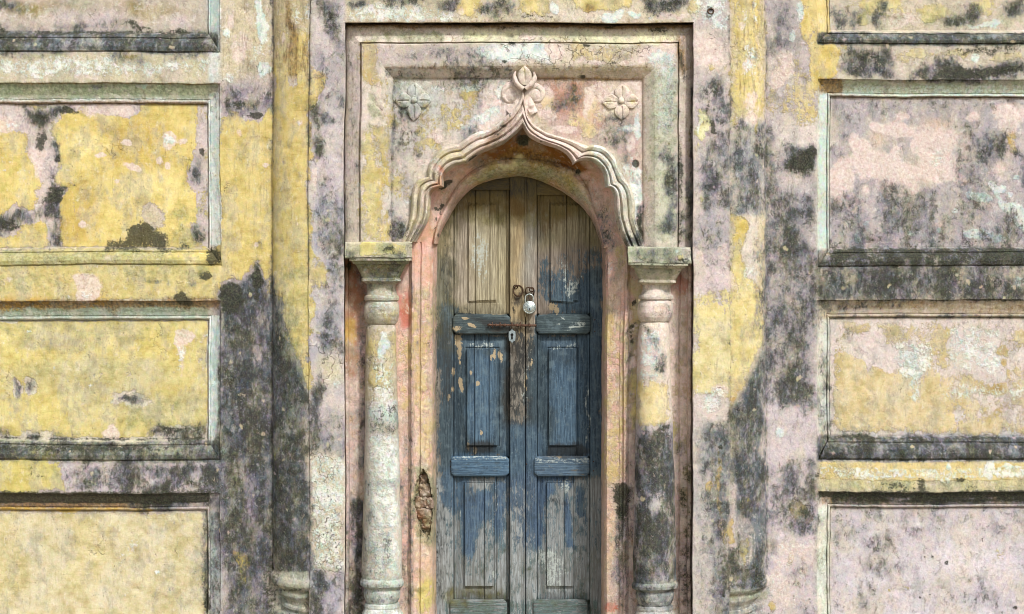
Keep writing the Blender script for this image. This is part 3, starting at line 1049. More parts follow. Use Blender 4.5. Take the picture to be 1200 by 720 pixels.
# ------------------------------------------------------------------ materials
class N:
    def __init__(s, name):
        s.m = bpy.data.materials.new(name); s.m.use_nodes = True; s.t = s.m.node_tree; s.t.nodes.clear()
    def n(s, typ, **kw):
        o = s.t.nodes.new('ShaderNode' + typ)
        for k, v in kw.items(): setattr(o, k, v)
        return o
    def inp(s, sock, v):
        if v is None: return
        if isinstance(v, bpy.types.NodeSocket): s.t.links.new(v, sock)
        else: sock.default_value = v
    def math(s, op, a, b=None, c=None, clamp=False):
        o = s.n('Math', operation=op); o.use_clamp = clamp
        for i, v in enumerate((a, b, c)):
            if v is not None: s.inp(o.inputs[i], v)
        return o.outputs[0]
    def noise(s, vec, scale, detail=5, rough=.6, dist=0.0):
        o = s.n('TexNoise'); s.inp(o.inputs['Vector'], vec); o.inputs['Scale'].default_value = scale
        o.inputs['Detail'].default_value = detail; o.inputs['Roughness'].default_value = rough; o.inputs['Distortion'].default_value = dist
        return s.math('MULTIPLY_ADD', o.outputs[0], s.gain, .5 - .5 * s.gain) if s.gain != 1 else o.outputs[0]
    gain = 1.0
    def ramp(s, v, a, b, lo=0., hi=1.):
        o = s.n('MapRange', interpolation_type='SMOOTHSTEP')
        s.inp(o.inputs[0], v); o.inputs[1].default_value = a; o.inputs[2].default_value = b
        o.inputs[3].default_value = lo; o.inputs[4].default_value = hi
        return o.outputs[0]
    def mix(s, f, a, b, mode='MIX'):
        o = s.n('Mix', data_type='RGBA', blend_type=mode); o.clamp_factor = True
        s.inp(o.inputs[0], f); s.inp(o.inputs[6], a); s.inp(o.inputs[7], b); return o.outputs[2]
    def scalevec(s, vec, k):
        o = s.n('VectorMath', operation='MULTIPLY'); s.inp(o.inputs[0], vec); o.inputs[1].default_value = k; return o.outputs[0]
    def attr(s, nm):
        o = s.n('Attribute'); o.attribute_name = nm; return o
    def sep(s, c):
        o = s.n('SeparateColor'); s.inp(o.inputs[0], c); return o.outputs
    def cover(s, wgt, noi, amp, soft=.04, k=1.):   # coverage weight + noise -> broken mask
        t = s.math('MULTIPLY_ADD', noi, amp, wgt)
        return s.ramp(t, .5 + amp * .5 - soft, .5 + amp * .5 + soft, 0, k)
    def out(s, col, rough, height=None, dist=.004, strength=1., metal=0.):
        b = s.n('BsdfPrincipled'); s.inp(b.inputs['Base Color'], col); s.inp(b.inputs['Roughness'], rough)
        s.inp(b.inputs['Metallic'], metal)
        b.inputs['Specular IOR Level'].default_value = .25 if metal == 0 else .5
        if height is not None:
            u = s.n('Bump'); u.inputs['Distance'].default_value = dist; u.inputs['Strength'].default_value = strength
            s.inp(u.inputs['Height'], height); s.t.links.new(u.outputs[0], b.inputs['Normal'])
        o = s.n('OutputMaterial'); s.t.links.new(b.outputs[0], o.inputs[0]); return s.m
def rgb(*c): return tuple(lin(c)) + (1,)
def col4(r, g, b): return (r, g, b, 1)

def plaster(name, rough=1.0):
    s = N(name); s.gain = 1.9
    P = s.n('NewGeometry').outputs['Position']
    A0, A1, A2, A3 = [s.attr('p%d' % i) for i in range(4)]
    m2 = s.sep(A2.outputs['Color']); m3 = s.sep(A3.outputs['Color'])
    W, lime, pink, black, green = A1.outputs['Alpha'], m2[0], m2[1], m2[2], A2.outputs['Alpha']
    brown, crust, streak, crack = m3[0], m3[1], m3[2], A3.outputs['Alpha']
    nL = s.noise(P, 5, 3, .6)                  # broad tone changes
    nA = s.noise(P, 13, 6, .70)                # cloudy to gritty
    nB = s.noise(P, 56, 4, .76)                # grit
    nC = s.noise(P, 125, 3, .8)                # speckle
    nS = s.noise(s.scalevec(P, (60, 60, 8)), 1, 5, .72)     # vertical runs
    nH = s.noise(s.scalevec(P, (7, 7, 110)), 1, 4, .66)      # trowel and brush lines
    nE = s.noise(s.scalevec(P, (1, 1, .7)), 26, 6, .80, .6)
    hu = s.n('TexNoise'); hu.inputs['Scale'].default_value = 1; hu.inputs['Detail'].default_value = 5; hu.inputs['Roughness'].default_value = .68
    s.inp(hu.inputs['Vector'], s.scalevec(P, (9, 9, 5))); hc = s.sep(hu.outputs['Color'])
    nM = s.noise(s.scalevec(P, (30, 30, 19)), 1, 5, .74, .8)      # runs and blotches a few centimetres across
    big = s.ramp(hc[2], .36, .64)
    W = s.math('SUBTRACT', W, s.math('MULTIPLY', s.ramp(hc[1], .50, .64), .26))
    black = s.math('MULTIPLY', black, s.math('MULTIPLY_ADD', big, .5, .62))
    def mul(c, k): return s.mix(1.0, c, k, 'MULTIPLY')
    b0 = s.mix(s.ramp(hc[0], .46, .62, 0, .5), A0.outputs['Color'], rgb(214, 202, 176))
    b0 = s.mix(s.ramp(hc[1], .52, .40, 0, .35), b0, rgb(226, 208, 200))
    gr = s.math('MULTIPLY_ADD', nB, .5, s.math('MULTIPLY', nC, .5))
    col = s.mix(s.ramp(gr, .15, .85), mul(b0, col4(.74, .74, .75)), mul(b0, col4(1.18, 1.18, 1.17)))
    col = s.mix(s.ramp(nE, .58, .74, 0, .65), col, mul(b0, col4(.46, .45, .46)))
    col = s.mix(s.ramp(nA, .58, .80, 0, .45), col, rgb(226, 218, 210))
    col = s.mix(s.ramp(nL, .5, .8, 0, .4), col, mul(b0, col4(.72, .74, .78)))
    nW = s.noise(P, 30, 5, .66, 1.2)
    col = s.mix(s.ramp(nW, .62, .78, 0, .5), col, rgb(232, 226, 220)); col = s.mix(s.ramp(nW, .34, .20, 0, .6), col, mul(b0, col4(.5, .5, .5)))
    cn = s.math('ADD', s.math('MULTIPLY', nA, .45), s.math('MULTIPLY_ADD', nE, .33, s.math('MULTIPLY', nB, .22)))
    mc = s.cover(W, cn, 1.5, .13)
    c0 = s.mix(s.ramp(big, .2, .9, 0, .28), A1.outputs['Color'], rgb(214, 206, 178))
    c0 = s.mix(s.ramp(hc[0], .42, .32, 0, .35), c0, mul(c0, col4(.82, .78, .62)))
    cc = s.mix(s.ramp(nA, .15, .85), mul(c0, col4(1.12, 1.14, 1.28)), mul(c0, col4(.80, .77, .64)))
    cc = s.mix(s.ramp(nL, .55, .2, 0, .6), cc, mul(c0, col4(1.08, 1.12, 1.4)))
    hs_ = s.ramp(nL, .4, .6)
    cc = s.mix(s.math('MULTIPLY', s.ramp(nH, .5, 1.0, 0, .6), hs_), cc, mul(cc, col4(.72, .69, .6)))
    cc = s.mix(s.math('MULTIPLY', s.ramp(nS, .5, .9), s.math('SUBTRACT', .8, hs_)), cc, mul(cc, col4(.76, .74, .66)))
    cc = s.mix(s.ramp(gr, .60, .8, 0, .6), cc, mul(c0, col4(.68, .66, .62)))
    cc = s.mix(s.ramp(nE, .62, .85, 0, .75), cc, rgb(234, 226, 200))
    cc = s.mix(s.ramp(nE, .32, .18, 0, .5), cc, mul(c0, col4(.70, .70, .62)))
    col = s.mix(mc, col, cc)
    # thin grey wash of dirt over everything
    gw = s.ramp(s.math('MULTIPLY_ADD', nM, .5, s.math('MULTIPLY', big, .5)), .52, .85, 0, .36)
    col = s.mix(gw, col, rgb(138, 136, 126))
    rim = s.math('MULTIPLY', s.ramp(mc, .05, .5), s.ramp(mc, .95, .5))
    col = s.mix(s.math('MULTIPLY', rim, .16), col, rgb(128, 108, 76))
    mp = s.cover(pink, s.math('MULTIPLY_ADD', nE, .5, s.math('MULTIPLY', nA, .5)), 1.0, .12)
    col = s.mix(s.math('MULTIPLY', mp, .78), col, s.mix(s.ramp(nB, .2, .8), rgb(216, 190, 180), rgb(240, 228, 220)))
    ml = s.cover(lime, s.math('MULTIPLY_ADD', nB, .3, s.math('MULTIPLY_ADD', nE, .35, s.math('MULTIPLY', nA, .35))), 1.5, .14)
    col = s.mix(s.math('MULTIPLY', ml, .8), col, s.mix(s.ramp(nA, .3, .7), rgb(192, 216, 212), rgb(242, 246, 240)))
    mg = s.cover(green, nA, 1.2, .40)
    col = s.mix(s.math('MULTIPLY', mg, .62), col, s.mix(s.ramp(nB, .15, .85), rgb(88, 98, 56), rgb(176, 186, 146)))
    mb = s.cover(brown, s.math('MULTIPLY_ADD', nS, .5, s.math('MULTIPLY', nE, .5)), 1.2, .36)
    col = s.mix(s.math('MULTIPLY', mb, .8), col, s.mix(s.ramp(nB, .2, .8), rgb(74, 52, 18), rgb(164, 126, 62)))
    # mould: a soft film, then grains of it
    bn = s.math('ADD', s.math('MULTIPLY', nB, .26), s.math('MULTIPLY_ADD', nM, .38, s.math('MULTIPLY', nA, .36)))
    mk = s.math('ADD', s.cover(black, bn, 1.25, .50, .66), s.cover(black, s.math('MULTIPLY_ADD', nE, .5, s.math('MULTIPLY_ADD', nM, .25, s.math('MULTIPLY', nB, .25))), 1.7, .16, .34))
    kc = s.mix(s.ramp(hc[0], .40, .56), rgb(88, 88, 108), rgb(82, 86, 58)); kc = s.mix(s.ramp(hc[1], .46, .60), kc, rgb(54, 72, 86))
    kc = s.mix(s.ramp(nM, .50, .82, 0, .85), kc, rgb(156, 154, 156)); kc = s.mix(s.ramp(nM, .50, .22, 0, .85), kc, rgb(34, 39, 44))
    col = s.mix(s.math('MULTIPLY', mk, .86), col, kc)
    mk2 = s.cover(s.math('MULTIPLY', black, .62), s.math('ADD', s.math('MULTIPLY', nC, .18), s.math('MULTIPLY_ADD', nE, .42, s.math('MULTIPLY_ADD', nS, .16, s.math('MULTIPLY', nA, .24)))), 2.3, .18)
    col = s.mix(s.math('MULTIPLY', mk2, .80), col, s.mix(s.ramp(nB, .2, .7), rgb(30, 32, 36), rgb(62, 64, 52)))
    fl = s.math('MULTIPLY', s.ramp(nC, .64, .84), s.math('MULTIPLY', mk, .5))
    col = s.mix(fl, col, rgb(182, 182, 180))
    # pale flakes and round lichen spots
    v1 = s.n('TexVoronoi', feature='F1'); v1.inputs['Scale'].default_value = 15; v1.inputs['Randomness'].default_value = 1
    wz = s.n('VectorMath', operation='MULTIPLY_ADD'); s.t.links.new(hu.outputs['Color'], wz.inputs[0]); wz.inputs[1].default_value = (.10,) * 3; s.t.links.new(P, wz.inputs[2]); s.t.links.new(wz.outputs[0], v1.inputs['Vector'])
    vr = s.sep(v1.outputs['Color'])
    sp = s.math('MULTIPLY', s.ramp(s.math('MULTIPLY_ADD', nB, .10, v1.outputs['Distance']), .30, .17), s.ramp(vr[0], .74, .80))
    sp = s.math('MULTIPLY', sp, s.math('MULTIPLY_ADD', mk, .38, .22))
    col = s.mix(sp, col, s.mix(s.ramp(vr[1], .3, .7), rgb(196, 180, 186), rgb(216, 204, 168)))
    col = s.mix(s.math('MULTIPLY', s.ramp(nE, .70, .82), s.math('MULTIPLY', mk, .6)), col, rgb(190, 180, 166))
    st = s.math('MULTIPLY', s.ramp(nS, .5, .8), streak)
    col = s.mix(s.math('MULTIPLY', st, .65), col, rgb(82, 78, 68))
    mx = s.cover(crust, s.math('MULTIPLY_ADD', nC, .25, s.math('MULTIPLY_ADD', nB, .4, s.math('MULTIPLY', nA, .35))), 1.4, .10)
    col = s.mix(s.math('MULTIPLY', mx, .9), col, s.mix(s.ramp(nC, .3, .9), rgb(24, 26, 24), rgb(98, 100, 80)))
    # cracks
    vo = s.n('TexVoronoi', feature='DISTANCE_TO_EDGE'); vo.inputs['Scale'].default_value = 6
    wv = s.n('VectorMath', operation='MULTIPLY_ADD'); nz = s.n('TexNoise'); nz.inputs['Scale'].default_value = 9; nz.inputs['Detail'].default_value = 4
    s.t.links.new(P, nz.inputs['Vector']); s.t.links.new(nz.outputs['Color'], wv.inputs[0]); wv.inputs[1].default_value = (.3, .3, .3); s.t.links.new(P, wv.inputs[2])
    s.t.links.new(wv.outputs[0], vo.inputs['Vector'])
    cr = s.math('MULTIPLY', s.ramp(vo.outputs['Distance'], .003, .020, 1, 0), s.cover(s.math('ADD', crack, .12), nL, 1.1, .15))
    col = s.mix(s.math('MULTIPLY', cr, .55), col, rgb(76, 68, 56))
    # coloured grain: lichen specks, dust and bits of older paint, stronger in the mould
    cg = s.n('TexNoise'); cg.inputs['Scale'].default_value = 34; cg.inputs['Detail'].default_value = 4; cg.inputs['Roughness'].default_value = .78
    s.t.links.new(P, cg.inputs['Vector'])
    vm = s.n('VectorMath', operation='MULTIPLY_ADD'); s.t.links.new(cg.outputs['Color'], vm.inputs[0]); vm.inputs[1].default_value = (2.4,) * 3; vm.inputs[2].default_value = (-.7,) * 3
    col = s.mix(s.math('MULTIPLY_ADD', s.math('MAXIMUM', mk, ml), .10, .07), col, vm.outputs[0], 'OVERLAY')
    pit = s.ramp(s.math('MULTIPLY_ADD', big, .05, nC), .79, .86)
    col = s.mix(s.math('MULTIPLY', pit, .7), col, rgb(66, 62, 56))
    col = s.mix(s.ramp(nC, .20, .12, 0, .5), col, rgb(240, 238, 230))
    h = s.math('MULTIPLY', mc, .5)
    h = s.math('MULTIPLY_ADD', nB, .26, h); h = s.math('MULTIPLY_ADD', nC, .14, h); h = s.math('MULTIPLY_ADD', nE, s.math('MULTIPLY_ADD', big, .35, s.math('MULTIPLY_ADD', mc, -.15, .2)), h); h = s.math('MULTIPLY_ADD', nA, .25, h)
    h = s.math('MULTIPLY_ADD', mx, .3, h); h = s.math('MULTIPLY_ADD', ml, .25, h)
    h = s.math('SUBTRACT', h, s.math('MULTIPLY', cr, .8)); h = s.math('SUBTRACT', h, s.math('MULTIPLY', pit, .4))
    return s.out(col, .92, h, .0055 * rough, .85)

def wood(name, horizontal=False):
    s = N(name); s.gain = 1.6
    P = s.n('NewGeometry').outputs['Position']
    oi = s.n('ObjectInfo').outputs['Random']
    off = s.n('VectorMath', operation='ADD'); s.inp(off.inputs[0], P)
    cb = s.n('CombineXYZ'); s.inp(cb.inputs[1], s.math('MULTIPLY', oi, 31.7)); s.inp(off.inputs[1], cb.outputs[0]); P = off.outputs[0]
    A0, A1, A2, A3 = [s.attr('p%d' % i) for i in range(4)]
    m2 = s.sep(A2.outputs['Color']); m3 = s.sep(A3.outputs['Color'])
    W, lime, pink, black, green = A1.outputs['Alpha'], m2[0], m2[1], m2[2], A2.outputs['Alpha']
    brown, crust = m3[0], m3[1]
    a, b = 150, 7
    g1 = s.noise(s.scalevec(P, (b, 30, a) if horizontal else (a, 30, b)), 1, 6, .7, .3)     # grain
    g2 = s.noise(s.scalevec(P, (18, 20, 60) if horizontal else (60, 20, 18)), 1, 6, .74, .8)  # flaking
    g3 = s.noise(P, 60, 6, .7); nA = s.noise(P, 13, 6, .6); nC = s.noise(P, 210, 3, .6)
    base = A0.outputs['Color']
    col = s.mix(s.ramp(g1, .32, .68), s.mix(1.0, base, col4(.58, .55, .52), 'MULTIPLY'), s.mix(1.0, base, col4(1.16, 1.15, 1.14), 'MULTIPLY'))
    col = s.mix(s.ramp(nA, .5, .68, 0, .4), col, s.mix(1.0, base, col4(.7, .72, .74), 'MULTIPLY'))
    tone = s.math('MULTIPLY_ADD', oi, .34, .83); tc = s.n('CombineColor'); [s.inp(tc.inputs[k], tone) for k in range(3)]
    col = s.mix(1.0, col, tc.outputs[0], 'MULTIPLY')
    wn = s.math('ADD', s.math('MULTIPLY', g2, .5), s.math('MULTIPLY_ADD', nA, .25, s.math('MULTIPLY', g1, .25)))
    mc = s.cover(W, wn, 1.7, .10)
    bl = A1.outputs['Color']
    cc = s.mix(s.ramp(g1, .25, .8), s.mix(1.0, bl, col4(.42, .46, .50), 'MULTIPLY'), s.mix(1.0, bl, col4(1.5, 1.45, 1.35), 'MULTIPLY'))
    cc = s.mix(s.ramp(g2, .5, .8, 0, .6), cc, rgb(112, 128, 134))
    cc = s.mix(s.ramp(nA, .58, .85, 0, .45), cc, rgb(50, 64, 70)); cc = s.mix(s.ramp(nA, .45, .2, 0, .4), cc, rgb(118, 138, 146))
    cc = s.mix(s.ramp(g3, .58, .7, 0, .5), cc, s.mix(1.0, bl, col4(1.7, 1.6, 1.45), 'MULTIPLY'))
    col = s.mix(mc, col, cc)
    ml = s.cover(lime, s.math('ADD', s.math('MULTIPLY', g1, .5), s.math('MULTIPLY', g3, .5)), 1.4, .08)
    col = s.mix(s.math('MULTIPLY', ml, .75), col, rgb(196, 206, 200))
    mp = s.cover(pink, g3, 1.0, .06)
    col = s.mix(s.math('MULTIPLY', mp, .9), col, rgb(188, 170, 138))
    mg = s.cover(green, nA, .7, .38)
    col = s.mix(s.math('MULTIPLY', mg, .84), col, s.mix(s.ramp(g2, .3, .7), rgb(80, 68, 16), rgb(136, 130, 74)))
    mb = s.cover(brown, g2, .9, .25)
    col = s.mix(s.math('MULTIPLY', mb, .75), col, rgb(96, 70, 30))
    mk = s.cover(black, g2, 1.2, .3)
    col = s.mix(s.math('MULTIPLY', mk, .8), col, rgb(52, 54, 54))
    mx = s.cover(crust, g3, .8, .08)
    col = s.mix(s.math('MULTIPLY', mx, .9), col, rgb(28, 28, 26))
    check = s.ramp(g1, .17, .10)
    col = s.mix(s.math('MULTIPLY', check, .7), col, rgb(40, 36, 32))
    col = s.mix(s.ramp(nC, .78, .88, 0, .4), col, rgb(54, 48, 40))
    h = s.math('MULTIPLY_ADD', g1, 1.2, s.math('MULTIPLY', mc, .35)); h = s.math('MULTIPLY_ADD', g3, .35, h)
    h = s.math('SUBTRACT', h, s.math('MULTIPLY', check, .5))
    return s.out(col, .72, h, .0035, .8)

def metal(name, c1, c2, rough, met, scale=260, dist=.0004):
    s = N(name); P = s.n('NewGeometry').outputs['Position']
    n = s.noise(P, scale, 5, .65)
    col = s.mix(s.ramp(n, .4, .6), rgb(*c1), rgb(*c2))
    return s.out(col, s.ramp(n, .3, .7, rough, min(1, rough + .25)), n, dist, .6, metal=met)

M_PL = plaster('weathered_plaster'); M_WV = wood('weathered_wood'); M_WH = wood('weathered_wood_rail', True)
M_IRON = metal('dark_iron', (48, 40, 34), (96, 66, 42), .55, .6)
M_RUST = metal('rusty_iron', (48, 30, 24), (132, 100, 80), .6, .5)
M_STEEL = metal('worn_steel', (150, 166, 166), (222, 228, 222), .3, .9, 160)
M_PLATE = metal('zinc_plate', (130, 146, 152), (176, 188, 190), .5, .5)
M_BLK = metal('keyhole_black', (12, 12, 12), (22, 20, 18), .8, 0)

# ------------------------------------------------------------------ mesh helpers: every vertex is (px, py, depth) on the facade grid
def jitter(V, amp):
    x, y, z = V.T
    d = np.stack([fbm(x * 9 + k * 31, y * 9 + k * 7, z * 9, 3) * .6 + fbm(x * 45 + k * 13, y * 45, z * 45 + k * 9, 2) * .4 for k in range(3)], 1)
    r = d * amp
    if amp > .0009:      # old stucco: sagging lines, dents and chips shared by all the pieces
        low = np.stack([vn(x * 1.7 + 3, y * 0 + k * 11.3, z * 1.7 + k * 5) + .45 * vn(x * 6 + 3, y * 0 + k * 4.3, z * 6 + k * 2) for k in range(3)], 1)
        r = r + low * np.array([.006, .005, .006])
        c1 = fbm(x * 17, y * 0 + 4.4, z * 17, 3); r[:, 1] += np.clip(c1 - .34, 0, .5) * .028
        e1 = np.stack([fbm(x * 30 + k * 19, y * 30, z * 30 + k * 3, 2) for k in (0, 2)], 1) * .0026; r[:, 0] += e1[:, 0]; r[:, 2] += e1[:, 1]
    return V + r
class G:
    def __init__(s): s.V = []; s.F = []; s.n = 0
    def grid(s, A, closed_u=False):       # A: (rows, cols, 3)
        A = np.asarray(A, float); r, c = A.shape[:2]
        idx = np.arange(r * c).reshape(r, c) + s.n
        if closed_u: idx = np.concatenate([idx, idx[:, :1]], 1)
        q = np.stack([idx[:-1, :-1], idx[1:, :-1], idx[1:, 1:], idx[:-1, 1:]], -1).reshape(-1, 4)
        s.V.append(A.reshape(-1, 3)); s.F += q.tolist(); s.n += r * c; return s
    def fan(s, pts):
        pts = np.asarray(pts, float); s.V.append(pts); s.F.append(list(range(s.n, s.n + len(pts)))); s.n += len(pts); return s
    def build(s, name, mat, parent=None, paint=None, jit=.0016, smooth=True, label=None):
        V = np.concatenate(s.V); px, py, d = V.T
        k = S * (D + d) / D
        W = np.stack([(px - 600) * k, d, ZC + (360 - py) * k], 1)
        W[:, 2] = np.maximum(W[:, 2], 0.0)
        if jit: W = jitter(W, jit)
        me = bpy.data.meshes.new(name); me.from_pydata(W.tolist(), [], s.F)
        me.materials.append(mat)
        if paint is not None:
            at = paint.sample(px, py)
            for i in range(4):
                a = me.attributes.new('p%d' % i, 'FLOAT_COLOR', 'POINT'); a.data.foreach_set('color', at[i].astype(np.float32).ravel())
        if smooth: me.polygons.foreach_set('use_smooth', [True] * len(me.polygons))
        me.validate(); me.update()
        o = bpy.data.objects.new(name, me); C.objects.link(o)
        if smooth:
            try: me.set_sharp_from_angle(angle=math.radians(38))
            except Exception: pass
        if parent is not None: o.parent = parent
        if label: o['label'] = label
        return o
def rng(a, b, st=3.0):
    """spacing: fine inside the picture, coarse beyond"""
    n = max(1, int(math.ceil(abs(b - a) / st))); return np.linspace(a, b, n + 1)
def rngx(a, b, lo, hi, st=3.0, co=14.0):
    cuts = [a] + [c for c in (lo, hi) if a < c < b] + [b]; out = []
    for p, q in zip(cuts[:-1], cuts[1:]):
        m = (p + q) / 2; r = rng(p, q, st if lo <= m <= hi else co); out += list(r if not out else r[1:])
    return np.array(out)
def RX(a, b): return rngx(a, b, -12, 1212)
def RY(a, b): return rngx(a, b, -12, 732)
def plate(g, x0, y0, x1, y1, d):
    X, Y = np.meshgrid(RX(x0, x1), RY(y0, y1)); g.grid(np.stack([X, Y, np.full_like(X, d)], -1)); return g
def extrude_v(g, prof, y0, y1, st=None):         # prof: [(px, depth)] swept downwards
    prof = densify(prof); ys = RY(y0, y1) if st is None else rng(y0, y1, st)
    A = np.zeros((len(ys), len(prof), 3)); A[..., 0] = prof[None, :, 0]; A[..., 2] = prof[None, :, 1]; A[..., 1] = ys[:, None]
    g.grid(A); return g
def densify(prof, st=3.0):
    prof = np.asarray(prof, float); out = [prof[0]]
    for a, b in zip(prof[:-1], prof[1:]):
        n = max(1, int(math.ceil(abs(b[0] - a[0]) / st)), int(math.ceil(abs(b[-1] - a[-1]) / .02)) if prof.shape[1] == 2 else 1)
        for k in range(1, n + 1): out.append(a + (b - a) * k / n)
    return np.array(out)
def empty(name, px=600, py=790, d=0.):
    o = bpy.data.objects.new(name, None); C.objects.link(o)
    return o
def tag(o, label, cat, group=None):
    o['label'] = label; o['category'] = cat
    if group: o['group'] = group
def pline(pts, n):
    pts = np.asarray(pts, float); d = np.r_[0, np.cumsum(np.hypot(*np.diff(pts, axis=0).T))]
    t = np.linspace(0, d[-1], n); return np.stack([np.interp(t, d, pts[:, 0]), np.interp(t, d, pts[:, 1])], 1)
def spline(pts, n):          # Catmull-Rom through points
    p = np.asarray(pts, float); p = np.vstack([2 * p[0] - p[1], p, 2 * p[-1] - p[-2]]); o = []
    for i in range(1, len(p) - 2):
        for t in np.linspace(0, 1, 12, endpoint=False):
            a, b, c, d = p[i - 1], p[i], p[i + 1], p[i + 2]
            o.append(.5 * ((2 * b) + (-a + c) * t + (2 * a - 5 * b + 4 * c - d) * t * t + (-a + 3 * b - 3 * c + d) * t ** 3))
    o.append(p[-2]); return pline(o, n)

# ------------------------------------------------------------------ ground
def ground_mat():
    s = N('packed_earth'); P = s.n('NewGeometry').outputs['Position']
    n = s.noise(P, 3, 8, .65); m = s.noise(P, 40, 5, .7)
    col = s.mix(s.ramp(n, .4, .6), rgb(150, 138, 118), rgb(186, 174, 150)); col = s.mix(s.ramp(m, .45, .7, 0, .5), col, rgb(104, 100, 84))
    return s.out(col, .95, s.math('ADD', n, m), .02, .6)
M_GR = ground_mat()
xs = np.r_[-600, -60, np.linspace(-8, 8, 33), 60, 600.]; ysg = np.r_[-600, -60, np.linspace(-12, 0.4, 25), 60, 600.]
gv = [(x, y, -.004 + (.012 * float(vn(np.array(x * 1.3), np.array(y * 1.3), np.array(0.))) if abs(x) < 9 and abs(y) < 13 else 0)) for y in ysg for x in xs]
nx = len(xs); gf = [(j * nx + i, j * nx + i + 1, (j + 1) * nx + i + 1, (j + 1) * nx + i) for j in range(len(ysg) - 1) for i in range(nx - 1)]
me = bpy.data.meshes.new('ground'); me.from_pydata(gv, [], gf); me.materials.append(M_GR)
go = bpy.data.objects.new('ground', me); C.objects.link(go); go['kind'] = 'structure'; go['label'] = 'bare packed earth ground in front of the wall'

# ------------------------------------------------------------------ the facade
facade = empty('palace_facade')
tag(facade, 'weathered yellow and pink plaster facade with recessed panels, columns and a scalloped arch', 'building')
PD = .05       # how deep the panels sit
# moulding profile: t 0 (outer edge) .. 1 (panel side), depth
MOULD = [(0, 0), (.03, .012), (.10, .014), (.3, .024), (.55, .036), (.72, .041), (.76, .047), (.80, .036), (.87, .034), (.92, .038), (.96, .056), (1, PD)]
SILL = [(0, 0), (.05, .006), (.12, -.006), (.3, -.010), (.5, -.002), (.66, .012), (.72, .022), (.78, .018), (.9, .03), (1, PD)]
def frame(par, x0, y0, x1, y1, wl, wt, wr, wb, paint, top=True, bot=True):
    """a mitred moulding round a recessed panel; (x0..y1) is its outer edge"""
    ix0, iy0, ix1, iy1 = x0 + wl, y0 + wt, x1 - wr, y1 - wb
    g = G(); n = 22
    T = np.linspace(0, 1, n); M = np.array(MOULD); B = np.array(SILL)
    T = np.unique(np.r_[M[:, 0], B[:, 0], T]); dm = np.interp(T, M[:, 0], M[:, 1]); ds = np.interp(T, B[:, 0], B[:, 1])
    def side(a0, a1, b0, b1, horiz, dep):
        # outer edge runs a0->a1, inner edge b0->b1, sampled on the same parameter
        L = RX(a0[0], a1[0]) if horiz else RY(a0[1], a1[1])
        u = (L - L[0]) / (L[-1] - L[0])
        A = np.zeros((len(T), len(u), 3))
        for i, t in enumerate(T):
            p = np.array(a0) * (1 - t) + np.array(b0) * t; q = np.array(a1) * (1 - t) + np.array(b1) * t
            A[i, :, 0] = p[0] + (q[0] - p[0]) * u; A[i, :, 1] = p[1] + (q[1] - p[1]) * u; A[i, :, 2] = dep[i]
        g.grid(A)
    if top: side((x0, y0), (x1, y0), (ix0, iy0), (ix1, iy0), True, dm)
    if bot: side((x0, y1), (x1, y1), (ix0, iy1), (ix1, iy1), True, ds)
    side((x0, y0), (x0, y1), (ix0, iy0), (ix0, iy1), False, dm)
    side((x1, y0), (x1, y1), (ix1, iy0), (ix1, iy1), False, dm)
    g.build('panel_moulding', M_PL, par, paint, jit=.0022)
def panel(par, x0, y0, x1, y1, paint, label=None):
    g = G(); plate(g, x0, y0, x1, y1, PD)
    p = g.build('recessed_panel', M_PL, par, paint, jit=.004, label=label); return p
LP = [(-200, -150, 258, 62, 15, 20, 14, 24), (-200, 97, 258, 312, 15, 26, 15, 22), (-200, 353, 258, 541, 15, 23, 15, 27), (-200, 578, 258, 745, 15, 21, 16, 24)]
RP = [(958, -150, 1410, 52, 15, 20, 14, 17), (958, 93, 1410, 313, 15, 22, 15, 23), (958, 351, 1410, 541, 15, 22, 15, 30), (958, 577, 1410, 745, 15, 19, 15, 24)]
PLAB = {0: ['top left panel of stained pinkish grey plaster', 'bright yellow panel with peeling grey and pink patches', 'pale mottled yellow panel with white scratches', 'tan cream panel at the bottom left'],
        1: ['top right panel of blotched tan plaster', 'lilac grey panel with round pink patches', 'ochre panel with whitish peeling upper part', 'plain lilac grey panel at the bottom right']}
for sd_, (PN, xa, xb) in enumerate(((LP, -200, 258), (RP, 958, 1410))):
    for i, (x0, y0, x1, y1, wl, wt, wr, wb) in enumerate(PN):
        frame(facade, x0, y0, x1, y1, wl, wt, wr, wb, PW)
        panel(facade, x0 + wl, y0 + wt, x1 - wr, y1 - wb, PW, PLAB[sd_][i])
    ys = [-230] + [v for p in PN for v in (p[1], p[3])] + [792]
    for a, b in zip(ys[0::2], ys[1::2]):            # the flat bands between the panels
        g = G(); plate(g, xa, a, xb, b, 0); g.build('wall_band', M_PL, facade, PW, jit=.003)
for x0, x1 in ((-410, -200), (258, 334), (883, 958), (1410, 1612)):
    g = G(); plate(g, x0, -230, x1, 792, 0); g.build('wall_stile', M_PL, facade, PW, jit=.003)
